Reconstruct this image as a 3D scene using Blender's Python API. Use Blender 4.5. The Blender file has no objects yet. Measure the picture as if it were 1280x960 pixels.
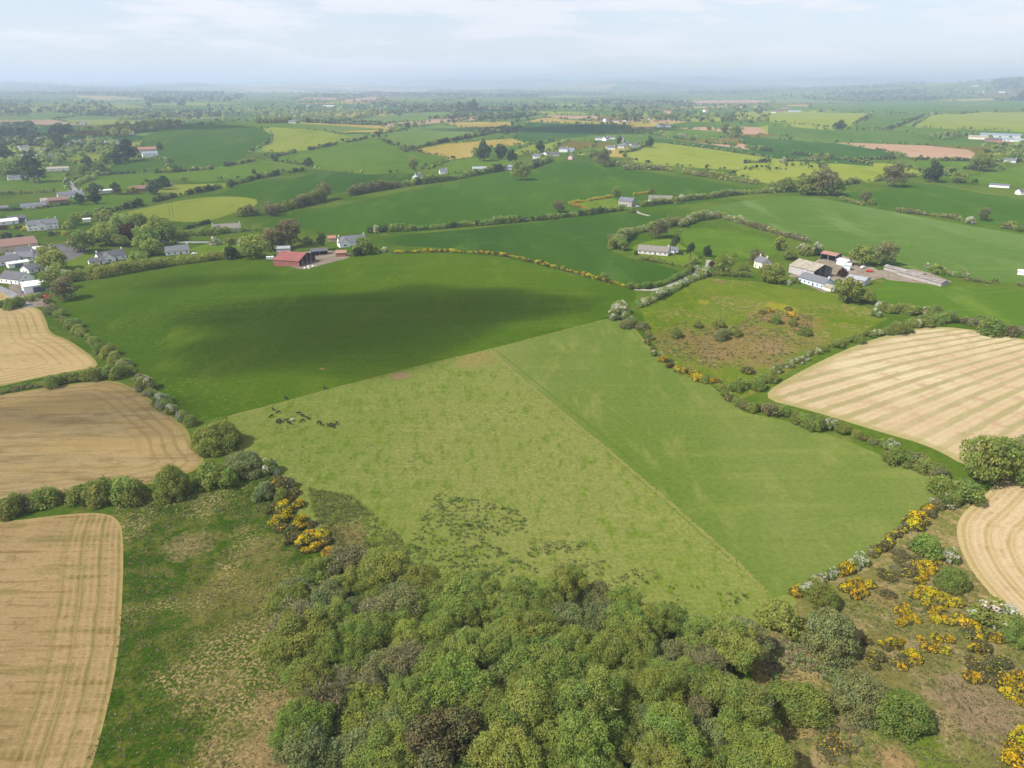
import bpy, bmesh, math, random
import numpy as np
from mathutils import Vector
from mathutils.geometry import delaunay_2d_cdt

R = math.radians
rnd = random.Random(11)
rng = np.random.default_rng(11)
scene = bpy.context.scene
COL = scene.collection

# ------------------------------------------------------------------ camera model (photo grid 1280 x 960)
F, PITCH, CZ = 880.0, R(23.1), 112.0
CP, SP = math.cos(PITCH), math.sin(PITCH)


def hgt(x, y):
    """Terrain height in metres."""
    x = np.asarray(x, float); y = np.asarray(y, float)
    r = np.hypot(x, y)
    sm = lambda a, b: np.clip((r - a) / (b - a), 0, 1) ** 2 * (3 - 2 * np.clip((r - a) / (b - a), 0, 1))
    g = lambda cx, cy, sx, sy: np.exp(-((x - cx) / sx) ** 2 - ((y - cy) / sy) ** 2)
    h = 7 * g(-40, 400, 150, 110) - 5 * g(-260, 560, 200, 200) + 3 * g(120, 330, 90, 90)
    h += 1.0 * np.sin(x / 47 + 0.4) * np.sin(y / 61 + 1.0) * sm(60, 200)
    h += 4.0 * np.sin(x / 330 + 1.0) * np.sin(y / 450 + 0.5) * sm(400, 1000)
    h += 26 * g(-640, 1750, 330, 330) + 12 * g(-150, 1500, 300, 260) + 12 * g(700, 2300, 500, 500)
    h += (16 * np.sin(x / 1400 + 0.7) * np.cos(y / 1900) + 9 * np.sin(x / 760 - y / 900 + 2)) * sm(2600, 6000)
    h += (22 * np.sin(x / 2100 + y / 3100 + 1.0) + 16 * np.sin(x / 900 - y / 2300)) * sm(6500, 12000)
    h += 150 * g(6600, 9000, 2300, 2300)
    az = 640 + 957 * x / np.maximum(y, 1)      # bearing of the far ranges
    k = lambda c, w: np.exp(-((az - c) / w) ** 2)
    far = 2.2 + 6.5 * k(885, 70) + 4.5 * k(800, 60) + 3.5 * k(690, 80) + 4.5 * k(1010, 60) + 4 * k(1110, 70) + 4 * k(540, 45) + 2.5 * k(400, 90) + 2 * k(210, 60) + .5 * np.sin(az / 17) + .4 * np.sin(az / 7.3 + 1)
    h += (70 + 26 * far) * np.exp(-((r - 24000) / 2600) ** 2)
    h += np.maximum(70 + 26 * np.sin(az / 70 + 2.6) + 20 * np.sin(az / 29) + 9 * np.sin(az / 9), 5) * np.exp(-((r - 15500) / 1900) ** 2)
    return h


def rays(uv):
    uv = np.atleast_2d(np.asarray(uv, float))
    dx = (uv[:, 0] - 640) / F; dy = -(uv[:, 1] - 480) / F
    return np.stack([dx, CP + dy * SP, -SP + dy * CP], 1)


TS = 60 * np.exp(np.linspace(0, math.log(600), 900))


def ground_at(uv, off=0.0):
    """Where the line of sight of photo points meets the land (or a height `off` above it)."""
    d = rays(uv)
    out = np.zeros((len(d), 3))
    for i, v in enumerate(d):
        p = v[None] * TS[:, None]
        gap = p[:, 2] + CZ - hgt(p[:, 0], p[:, 1]) - off
        k = np.argmax(gap < 0)
        if gap[k] >= 0: k = len(TS) - 1
        a, b = TS[max(k - 1, 0)], TS[k]
        for _ in range(30):
            m = (a + b) / 2; q = v * m
            if q[2] + CZ - hgt(q[0], q[1]) - off < 0: b = m
            else: a = m
        q = v * b
        out[i] = q[0], q[1], hgt(q[0], q[1])
    return out


def G(u, v, off=0.0):
    return ground_at([(u, v)], off)[0]


def dist(p):
    return math.sqrt(p[0] ** 2 + p[1] ** 2 + (CZ - p[2]) ** 2)


# ------------------------------------------------------------------ node helpers
class NT:
    def __init__(self, name):
        self.m = bpy.data.materials.new(name); self.m.use_nodes = True
        self.t = self.m.node_tree; self.t.nodes.clear()
        self.out = self.t.nodes.new('ShaderNodeOutputMaterial')

    def n(self, typ, **kw):
        nd = self.t.nodes.new(typ)
        for k, v in kw.items(): setattr(nd, k, v)
        return nd

    def set(self, sock, v):
        if isinstance(v, bpy.types.NodeSocket): self.t.links.new(v, sock)
        elif isinstance(v, (tuple, list)) and len(v) == 3 and sock.type == 'RGBA': sock.default_value = (*v, 1)
        else: sock.default_value = v

    def math(self, op, a, b=None, c=None, clamp=False):
        nd = self.n('ShaderNodeMath', operation=op, use_clamp=clamp)
        self.set(nd.inputs[0], a)
        if b is not None: self.set(nd.inputs[1], b)
        if c is not None: self.set(nd.inputs[2], c)
        return nd.outputs[0]

    def vmath(self, op, a, b=None):
        nd = self.n('ShaderNodeVectorMath', operation=op)
        self.set(nd.inputs[0], a)
        if b is not None: self.set(nd.inputs[1], b)
        return nd

    def mix(self, f, a, b, blend='MIX'):
        nd = self.n('ShaderNodeMix', data_type='RGBA', blend_type=blend)
        self.set(nd.inputs[0], f); self.set(nd.inputs[6], a); self.set(nd.inputs[7], b)
        return nd.outputs[2]

    def noise(self, vec, scale, detail=3, rough=.55, dist=0):
        nd = self.n('ShaderNodeTexNoise')
        self.set(nd.inputs['Vector'], vec); nd.inputs['Scale'].default_value = scale
        nd.inputs['Detail'].default_value = detail; nd.inputs['Roughness'].default_value = rough
        nd.inputs['Distortion'].default_value = dist
        return nd.outputs['Fac']

    def step(self, v, a, b, lo=0, hi=1):
        nd = self.n('ShaderNodeMapRange', interpolation_type='SMOOTHSTEP')
        self.set(nd.inputs[0], v); self.set(nd.inputs[1], a); self.set(nd.inputs[2], b)
        nd.inputs[3].default_value = lo; nd.inputs[4].default_value = hi
        return nd.outputs[0]

    def attr(self, name):
        return self.n('ShaderNodeAttribute', attribute_name=name)

    def pos(self):
        return self.n('ShaderNodeNewGeometry').outputs['Position']


def field_mat(name, c1, c2, c3=None, big=.012, med=.09, fine=.8, contrast=.28, c3amt=(.5, .66), rows=None, streaks=(), edge=None,
              patches=(), stretch=None, bump=.25, spots=None):
    """A grass, crop or bare-earth surface in world metres: two tones, flecks, drill rows, headlands and worn patches."""
    T = NT(name); P = T.pos()
    vec = P
    if stretch:
        mp = T.n('ShaderNodeMapping'); T.set(mp.inputs[0], P)
        mp.inputs['Rotation'].default_value = (0, 0, R(stretch[0])); mp.inputs['Scale'].default_value = (1, stretch[1], 1)
        vec = mp.outputs[0]
    c = T.mix(T.step(T.noise(vec, big, 4), .38, .62), c1, c2)
    if c3: c = T.mix(T.step(T.noise(vec, med, 6, .65), *c3amt), c, c3)
    if spots:   # (colour, scale, lo, hi, mask scale, mask lo, mask hi)
        sc, s, lo, hi, ms, ml, mh = spots
        f = T.math('MULTIPLY', T.step(T.noise(P, s, 5, .6), lo, hi), T.step(T.noise(P, ms, 3), ml, mh))
        c = T.mix(f, c, sc)
    for (ang, sc, ln, col, amt, lo_, hi_) in streaks:   # combed straw: noise drawn out along the drilling direction
        mp = T.n('ShaderNodeMapping'); T.set(mp.inputs[0], P)
        mp.inputs['Rotation'].default_value = (0, 0, R(-ang)); mp.inputs['Scale'].default_value = (sc / ln, sc, 0)
        c = T.mix(T.math('MULTIPLY', T.step(T.noise(mp.outputs[0], 1.0, 5, .62), lo_, hi_), amt), c, col)
    if rows:
        for (src, spacing, col, amt, wob, duty, *lim) in rows:
            if src == 'edge' or src == 'row': v = T.attr(src).outputs['Fac']
            else:
                v = T.vmath('DOT_PRODUCT', P, (math.cos(R(src)), math.sin(R(src)), 0)).outputs['Value']
            v = T.math('ADD', v, T.math('MULTIPLY', T.noise(P, .05, 3), wob))
            ph = T.math('FRACT', T.math('DIVIDE', v, spacing))
            tri = T.math('ABSOLUTE', T.math('SUBTRACT', ph, .5))
            w = T.math('ADD', duty * .5, T.math('MULTIPLY', T.math('SUBTRACT', T.noise(P, .25, 4), .5), .25))
            f = T.step(tri, T.math('ADD', w, .07), T.math('SUBTRACT', w, .05))
            f = T.math('MULTIPLY', f, T.step(T.noise(P, .03, 3), .3, .6, amt * .45, amt))
            if lim: f = T.math('MULTIPLY', f, T.step(T.attr(src).outputs['Fac'], lim[0] * 1.25, lim[0] * .75))
            c = T.mix(f, c, col)
    if edge:
        col, w, amt = edge
        e = T.math('ADD', T.attr('edge').outputs['Fac'], T.math('MULTIPLY', T.math('SUBTRACT', T.noise(P, .2, 4), .5), w * .9))
        c = T.mix(T.math('MULTIPLY', T.step(e, w, w * .3), amt), c, col)
    for (px, py, rad, col, amt) in patches:
        d = T.vmath('DISTANCE', P, (px, py, float(hgt(px, py)))).outputs['Value']
        d = T.math('ADD', d, T.math('MULTIPLY', T.math('SUBTRACT', T.noise(P, 3.0 / rad, 6, .7), .5), rad * 2.2))
        c = T.mix(T.math('MULTIPLY', T.step(d, rad, rad * .35), amt), c, col)
    fn = T.noise(P, fine, 5, .7)
    br = T.n('ShaderNodeMapRange'); T.set(br.inputs[0], fn)
    br.inputs[1].default_value = .28; br.inputs[2].default_value = .72
    br.inputs[3].default_value = 1 - contrast; br.inputs[4].default_value = 1 + contrast
    c = T.mix(1.0, c, br.outputs[0], 'MULTIPLY')
    d = T.n('ShaderNodeBsdfDiffuse'); T.set(d.inputs[0], c); d.inputs[1].default_value = .6
    if bump:
        b = T.n('ShaderNodeBump'); b.inputs['Strength'].default_value = bump; b.inputs['Distance'].default_value = .5
        T.set(b.inputs['Height'], fn); T.set(d.inputs['Normal'], b.outputs[0])
    T.set(T.out.inputs[0], d.outputs[0])
    return T.m


def leaf_mat(name, col, var=.13, trans=.52):
    T = NT(name)
    c = T.mix(1.0, col, T.attr('tint').outputs['Color'], 'MULTIPLY')
    r = T.n('ShaderNodeObjectInfo').outputs['Random']
    hs = T.n('ShaderNodeHueSaturation'); T.set(hs.inputs['Color'], c)
    T.set(hs.inputs['Value'], T.step(r, 0, 1, 1 - var, 1 + var))
    T.set(hs.inputs['Hue'], T.step(T.math('FRACT', T.math('MULTIPLY', r, 7.3)), 0, 1, .485, .515))
    d = T.n('ShaderNodeBsdfDiffuse'); T.set(d.inputs[0], hs.outputs[0])
    t = T.n('ShaderNodeBsdfTranslucent'); T.set(t.inputs[0], hs.outputs[0])
    m = T.n('ShaderNodeMixShader'); m.inputs[0].default_value = trans
    T.set(m.inputs[1], d.outputs[0]); T.set(m.inputs[2], t.outputs[0])
    T.set(T.out.inputs[0], m.outputs[0])
    return T.m


def plain_mat(name, col, rough=.8, var=.18, scale=1.5, metal=0.0, spec=.15, streak=None):
    T = NT(name)
    tc = T.n('ShaderNodeTexCoord').outputs['Object']
    f = T.noise(tc, scale, 5, .65)
    c = T.mix(T.step(f, .3, .7), tuple(max(0, a * (1 - var)) for a in col), tuple(min(1, a * (1 + var)) for a in col))
    if streak:   # stains and rust with a shape of their own
        c = T.mix(T.step(T.noise(tc, .45, 6, .7), .52, .68, 0, .75), c, streak)
    p = T.n('ShaderNodeBsdfPrincipled'); T.set(p.inputs['Base Color'], c)
    p.inputs['Roughness'].default_value = rough; p.inputs['Metallic'].default_value = metal
    p.inputs['Specular IOR Level'].default_value = spec
    T.set(T.out.inputs[0], p.outputs[0])
    return T.m


# ------------------------------------------------------------------ mesh helpers
def np_mesh(name, V, faces, mats, mi=None, tint=None, smooth=False):
    """faces: (n,3) or (n,4) int array."""
    me = bpy.data.meshes.new(name)
    V = np.asarray(V, np.float32).reshape(-1, 3); faces = np.asarray(faces, np.int32)
    k = faces.shape[1]
    me.vertices.add(len(V)); me.vertices.foreach_set('co', V.ravel())
    me.loops.add(faces.size); me.loops.foreach_set('vertex_index', faces.ravel())
    me.polygons.add(len(faces))
    me.polygons.foreach_set('loop_start', np.arange(0, faces.size, k, dtype=np.int32))
    for m in mats: me.materials.append(m)
    if mi is not None: me.polygons.foreach_set('material_index', np.asarray(mi, np.int32))
    if tint is not None:
        a = me.attributes.new('tint', 'FLOAT_COLOR', 'FACE')
        a.data.foreach_set('color', np.concatenate([tint, np.ones((len(tint), 1))], 1).astype(np.float32).ravel())
    if smooth: me.polygons.foreach_set('use_smooth', np.ones(len(faces), bool))
    me.update(calc_edges=True); me.validate()
    return me


def link(name, me, parent=None, loc=(0, 0, 0), rz=0.0):
    o = bpy.data.objects.new(name, me); COL.objects.link(o)
    o.location = loc; o.rotation_euler = (0, 0, rz)
    if parent: o.parent = parent
    return o


def tag(o, label=None, cat=None, group=None, kind=None):
    if label: o['label'] = label
    if cat: o['category'] = cat
    if group: o['group'] = group
    if kind: o['kind'] = kind
    return o


class MB:
    """Collects boxes, prisms and tubes as one mesh with material slots."""
    def __init__(self): self.v = []; self.f = []; self.mi = []; self.n = 0

    def add(self, V, Fs, m=0):
        for p in V: self.v.append(tuple(p))
        for f in Fs: self.f.append([i + self.n for i in f]); self.mi.append(m)
        self.n += len(V)

    def box(self, x0, x1, y0, y1, z0, z1, m=0):
        V = [(x, y, z) for z in (z0, z1) for y in (y0, y1) for x in (x0, x1)]
        self.add(V, [(0, 2, 3, 1), (4, 5, 7, 6), (0, 1, 5, 4), (2, 6, 7, 3), (0, 4, 6, 2), (1, 3, 7, 5)], m)

    def gable(self, x0, x1, d, h, rise, m=0):
        """A gabled block with its ridge along x."""
        y = d / 2; V = []
        for x in (x0, x1): V += [(x, -y, 0), (x, y, 0), (x, y, h), (x, 0, h + rise), (x, -y, h)]
        self.add(V, [(0, 4, 3, 2, 1), (5, 6, 7, 8, 9), (0, 5, 9, 4), (1, 2, 7, 6), (2, 3, 8, 7), (3, 4, 9, 8), (0, 1, 6, 5)], m)

    def roof(self, x0, x1, d, h, rise, over=.4, th=.22, m=0):
        """Two pitched slabs with thickness meeting at the ridge along x."""
        y = d / 2 + over; k = rise / (d / 2); ze = h - over * k + .03; zr = h + rise + .03
        for x in ((x0 - over, x1 + over),):
            V = []
            for xx in x: V += [(xx, -y, ze), (xx, 0, zr), (xx, y, ze), (xx, y, ze + th), (xx, 0, zr + th * 1.15), (xx, -y, ze + th)]
            self.add(V, [(0, 5, 4, 1), (1, 4, 3, 2), (6, 7, 10, 11), (7, 8, 9, 10), (0, 1, 7, 6), (1, 2, 8, 7), (3, 4, 10, 9), (4, 5, 11, 10), (0, 6, 11, 5), (2, 3, 9, 8)], m)

    def tube(self, pts, rad, seg=6, m=0):
        pts = [Vector(p) for p in pts]; V = []
        for i, p in enumerate(pts):
            d = (pts[min(i + 1, len(pts) - 1)] - pts[max(i - 1, 0)]).normalized()
            a = d.orthogonal().normalized(); b = d.cross(a)
            for k in range(seg):
                t = 2 * math.pi * k / seg
                V.append(p + (a * math.cos(t) + b * math.sin(t)) * rad[i])
        Fs = [(i * seg + k, i * seg + (k + 1) % seg, (i + 1) * seg + (k + 1) % seg, (i + 1) * seg + k)
              for i in range(len(pts) - 1) for k in range(seg)]
        Fs += [tuple(range(seg))[::-1], tuple(range((len(pts) - 1) * seg, len(pts) * seg))]
        self.add(V, Fs, m)

    def mesh(self, name, mats, smooth=False):
        me = bpy.data.meshes.new(name)
        me.from_pydata(self.v, [], self.f)
        for m in mats: me.materials.append(m)
        me.polygons.foreach_set('material_index', self.mi)
        if smooth: me.polygons.foreach_set('use_smooth', [True] * len(self.f))
        me.update()
        return me

    def build(self, name, mats, parent=None, loc=(0, 0, 0), rz=0.0, smooth=False):
        return link(name, self.mesh(name, mats if isinstance(mats, (list, tuple)) else [mats], smooth), parent, loc, rz)

# ------------------------------------------------------------------ surface colours
GAIN = 1.95


def A(r, g, b, d=300):
    """Albedo of a surface that shows this sRGB colour in full sun, seen through d metres of the day's air."""
    f = lambda c: (c / 12.92 if c <= .04045 else ((c + .055) / 1.055) ** 2.4)
    L = [f(c / 255) for c in (r, g, b)]; k = d / 300
    return tuple(min(.85, max(v - h * k, .22 * v)) / GAIN for v, h in zip(L, (.016, .020, .028)))


EARTH = A(178, 142, 118)
pA, pB = G(500, 470), G(592, 448)
pC, pD, pE = G(402, 461), G(428, 668), G(955, 735)
M = {}
M['ground'] = field_mat('verge_grass', A(84, 112, 48), A(106, 126, 62), A(132, 132, 80), fine=.5, c3amt=(.55, .72))
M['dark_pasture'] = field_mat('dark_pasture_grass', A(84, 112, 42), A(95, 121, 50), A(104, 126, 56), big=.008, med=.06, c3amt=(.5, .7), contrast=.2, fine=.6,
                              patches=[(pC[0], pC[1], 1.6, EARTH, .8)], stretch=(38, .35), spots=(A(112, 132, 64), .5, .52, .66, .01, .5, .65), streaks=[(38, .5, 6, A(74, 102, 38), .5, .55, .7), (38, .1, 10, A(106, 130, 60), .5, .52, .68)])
M['rough_pasture'] = field_mat('grazed_pasture_grass', A(134, 148, 80), A(144, 151, 88), A(116, 138, 64), big=.012, med=.35, fine=1.0, contrast=.3, c3amt=(.48, .66),
                               patches=[(pA[0], pA[1], 5, A(172, 134, 118), .75), (pB[0], pB[1], 13, A(162, 142, 96), .6), (pD[0], pD[1], 9, A(150, 130, 94), .8)],
                               spots=(A(172, 166, 110), .9, .54, .7, .02, .40, .62), stretch=(70, .45), streaks=[(-52, .35, 9, A(164, 162, 98), .4, .5, .7), (-30, .9, 3, A(106, 130, 54), .5, .6, .72)])
M['right_pasture'] = field_mat('sown_pasture_grass', A(112, 134, 68), A(132, 145, 84), A(140, 149, 86), big=.008, med=.12, fine=.8, contrast=.2, c3amt=(.5, .7), stretch=(50, .3),
                               streaks=[(-48, .3, 14, A(106, 134, 62), .3, .5, .7), (-48, .08, 8, A(148, 156, 88), .4, .52, .68), (-30, .75, 5, A(96, 126, 56), .5, .58, .7), (-52, .5, 30, A(146, 156, 90), .35, .6, .7)])
ST1, ST2, ST3 = A(214, 186, 130), A(196, 166, 112), A(172, 146, 96)
GRN = A(160, 156, 92)
M['stubble_upper'] = field_mat('stubble_upper', A(214, 189, 140), A(200, 176, 128), ST3, big=.02, med=.15, fine=1.2, contrast=.14, c3amt=(.55, .75),
                               streaks=[(-18, .5, 16, A(176, 150, 98), .6, .5, .68), (-18, 1.3, 20, A(222, 196, 142), .5, .52, .66)],
                               rows=[('edge', 3.6, ST3, .55, 1.0, .28, 17)], edge=(GRN, 1.6, .7))
M['stubble_middle'] = field_mat('stubble_middle', A(196, 173, 128), A(176, 156, 118), A(160, 138, 100), big=.014, med=.1, fine=1.1, contrast=.16, c3amt=(.45, .68),
                                streaks=[(-4, .32, 14, A(138, 122, 88), .7, .48, .64), (-4, 1.0, 18, A(204, 178, 124), .55, .52, .66), (-4, .08, 6, A(192, 166, 112), .6, .45, .6)],
                                rows=[('edge', 3.6, A(156, 134, 92), .6, 1.0, .3, 15)], edge=(GRN, 1.8, .7), stretch=(-8, 3))
M['stubble_near'] = field_mat('stubble_near', A(196, 169, 124), A(182, 156, 113), A(156, 136, 98), big=.03, med=.3, fine=1.6, contrast=.24, c3amt=(.52, .74),
                              streaks=[(9, .7, 13, A(146, 124, 82), .75, .5, .66), (9, 1.8, 12, A(208, 180, 130), .6, .53, .66), (5, .2, 7, A(140, 134, 82), .6, .52, .66)],
                              rows=[('row', 4.3, A(140, 132, 78), .75, 2.6, .24, 15), ('row', 1.5, A(212, 184, 134), .45, .8, .4, 15)],
                              edge=(A(196, 172, 118), 1.1, .8), spots=(A(112, 124, 60), .2, .55, .70, .03, .48, .62))
M['stubble_striped'] = field_mat('stubble_striped', A(222, 207, 168), A(210, 189, 153), A(196, 168, 138), big=.02, med=.12, fine=1.2, contrast=.14, c3amt=(.5, .7),
                                 streaks=[(-38, .5, 12, A(196, 166, 128), .4, .5, .66)],
                                 rows=[('row', 6.4, A(174, 166, 120), .95, 1.2, .34), ('row', 2.1, A(196, 166, 130), .35, 1.6, .3)], edge=(A(176, 166, 112), 5.0, .75))
M['stubble_pale'] = field_mat('stubble_pale', A(216, 193, 156), A(204, 181, 145), A(184, 156, 116), big=.03, med=.2, fine=1.3, contrast=.16, c3amt=(.5, .7),
                              rows=[('edge', 5.2, A(182, 160, 112), .7, 1.4, .34), ('edge', 1.7, A(222, 200, 154), .5, .5, .4)], edge=(A(196, 178, 122), 1.5, .7))
M['wet_rough'] = field_mat('wet_rough_grass', A(74, 102, 43), A(90, 114, 54), A(112, 122, 64), big=.03, med=.22, fine=1.7, contrast=.5, c3amt=(.46, .6),
                           spots=(A(190, 168, 124), 1.5, .46, .60, .03, .46, .58), bump=.5, patches=[(*G(375, 935)[:2], 20, A(178, 152, 112), .7), (*G(235, 682)[:2], 8, A(182, 160, 116), .6), (*G(270, 860)[:2], 7, A(160, 146, 100), .4), (*G(330, 690)[:2], 8, A(156, 142, 96), .45), (*G(290, 740)[:2], 16, A(146, 136, 84), .5)])
M['heath'] = field_mat('heath_ground', A(128, 132, 78), A(128, 124, 80), A(162, 146, 106), big=.04, med=.14, fine=1.2, contrast=.36, c3amt=(.48, .62),
                       spots=(A(176, 152, 112), .55, .48, .62, .03, .43, .58), bump=.5, patches=[(*G(1005, 828)[:2], 8, A(186, 162, 112), .75), (*G(970, 850)[:2], 6, A(180, 156, 108), .7), (*G(1225, 885)[:2], 11, A(156, 134, 112), .8), (*G(1100, 745)[:2], 7, A(160, 136, 98), .6), (*G(985, 900)[:2], 7, A(158, 140, 92), .6), (*G(1130, 925)[:2], 10, A(100, 126, 52), .7), (*G(1120, 950)[:2], 5, A(176, 144, 108), .7)])
M['scrub_meadow'] = field_mat('scrub_meadow', A(104, 126, 52), A(116, 134, 60), A(132, 140, 66), big=.02, med=.2, fine=1.0, contrast=.3, c3amt=(.5, .66), spots=(A(166, 142, 104), .4, .5, .62, .03, .46, .58),
                              patches=[(*G(925, 430)[:2], 34, A(150, 128, 90), .85), (*G(985, 400)[:2], 24, A(150, 126, 86), .8), (*G(1010, 430)[:2], 16, A(138, 128, 78), .7), (*G(850, 425)[:2], 20, A(138, 122, 80), .6), (*G(965, 435)[:2], 11, A(158, 136, 100), .8),
                                       (*G(900, 445)[:2], 14, A(152, 130, 92), .6), (*G(900, 352)[:2], 5, A(150, 124, 104), .8), (*G(975, 384)[:2], 12, A(176, 168, 60), .5), (*G(880, 378)[:2], 5, A(176, 172, 60), .4)])
M['wood_floor'] = field_mat('wood_floor', A(78, 100, 42), A(84, 98, 46), A(104, 102, 60), big=.05, med=.2, contrast=.4)


def crop(name, c1, c2, c3=None, st=(0, 1), con=.12, amt=(.5, .7), rows=None, d=600):
    c1, c2 = A(*c1, d), A(*c2, d); c3 = A(*c3, d) if c3 else None
    return field_mat(name, c1, c2, c3, big=.006, med=.03, fine=.35, contrast=con, c3amt=amt, stretch=st, bump=.15, rows=rows,
                     streaks=[(st[0] + 90, .12, 7, tuple(min(1, v * 1.25) for v in c2), .5, .5, .7)])


M['mid_green'] = crop('cereal_green', (74, 104, 58), (84, 114, 66), (96, 124, 76), (8, .25), d=500)
M['hill_green'] = crop('hill_cereal_green', (82, 114, 56), (90, 122, 64), (102, 130, 72), (-14, .25), d=550)
M['right_green'] = crop('pale_cereal_green', (102, 130, 74), (114, 140, 86), (126, 148, 94), (14, .25), d=450)
M['bright_green'] = crop('ley_green', (100, 130, 66), (112, 140, 74), (122, 146, 82), (20, .4), d=600)
M['yellow_green'] = crop('grazed_yellow_green', (146, 160, 92), (156, 166, 98), (134, 152, 84), (10, .4), d=800)
M['olive'] = crop('olive_pasture', (154, 168, 96), (162, 172, 104), (136, 156, 84), (0, .3), d=900)
M['pale_green'] = crop('pale_pasture', (122, 148, 102), (132, 156, 108), None, (15, .3), d=1000)
M['far_green'] = crop('far_cereal_green', (104, 134, 88), (114, 142, 94), (126, 150, 102), (6, .3), d=1100)
M['deep_green'] = crop('deep_green_crop', (84, 116, 82), (92, 124, 86), (106, 134, 94), (5, .3), d=900)
M['tan'] = crop('dry_tan_field', (196, 178, 122), (184, 168, 112), (164, 160, 102), (5, .3), d=1000)
M['pink'] = crop('ploughed_pink_soil', (200, 168, 150), (190, 160, 140), (180, 156, 132), (6, .3), rows=[(96, 9, A(210, 182, 162), .4, 2, .4)], d=1000)
M['brown'] = crop('brown_fallow', (138, 132, 96), (130, 124, 90), None, (5, .3), d=1000)
M['far_wood'] = crop('far_wood_floor', (58, 78, 52), (70, 88, 58), None)
M['garden'] = field_mat('lawn_grass', A(112, 138, 58), A(126, 146, 66), A(98, 126, 54), big=.05, med=.2, contrast=.15)
M['tarmac'] = field_mat('tarmac', A(142, 138, 142), A(130, 128, 134), None, big=.1, contrast=.12)
M['yard'] = field_mat('concrete_yard', A(172, 160, 146), A(156, 143, 128), A(136, 122, 104), big=.08, med=.25, contrast=.2)

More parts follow.
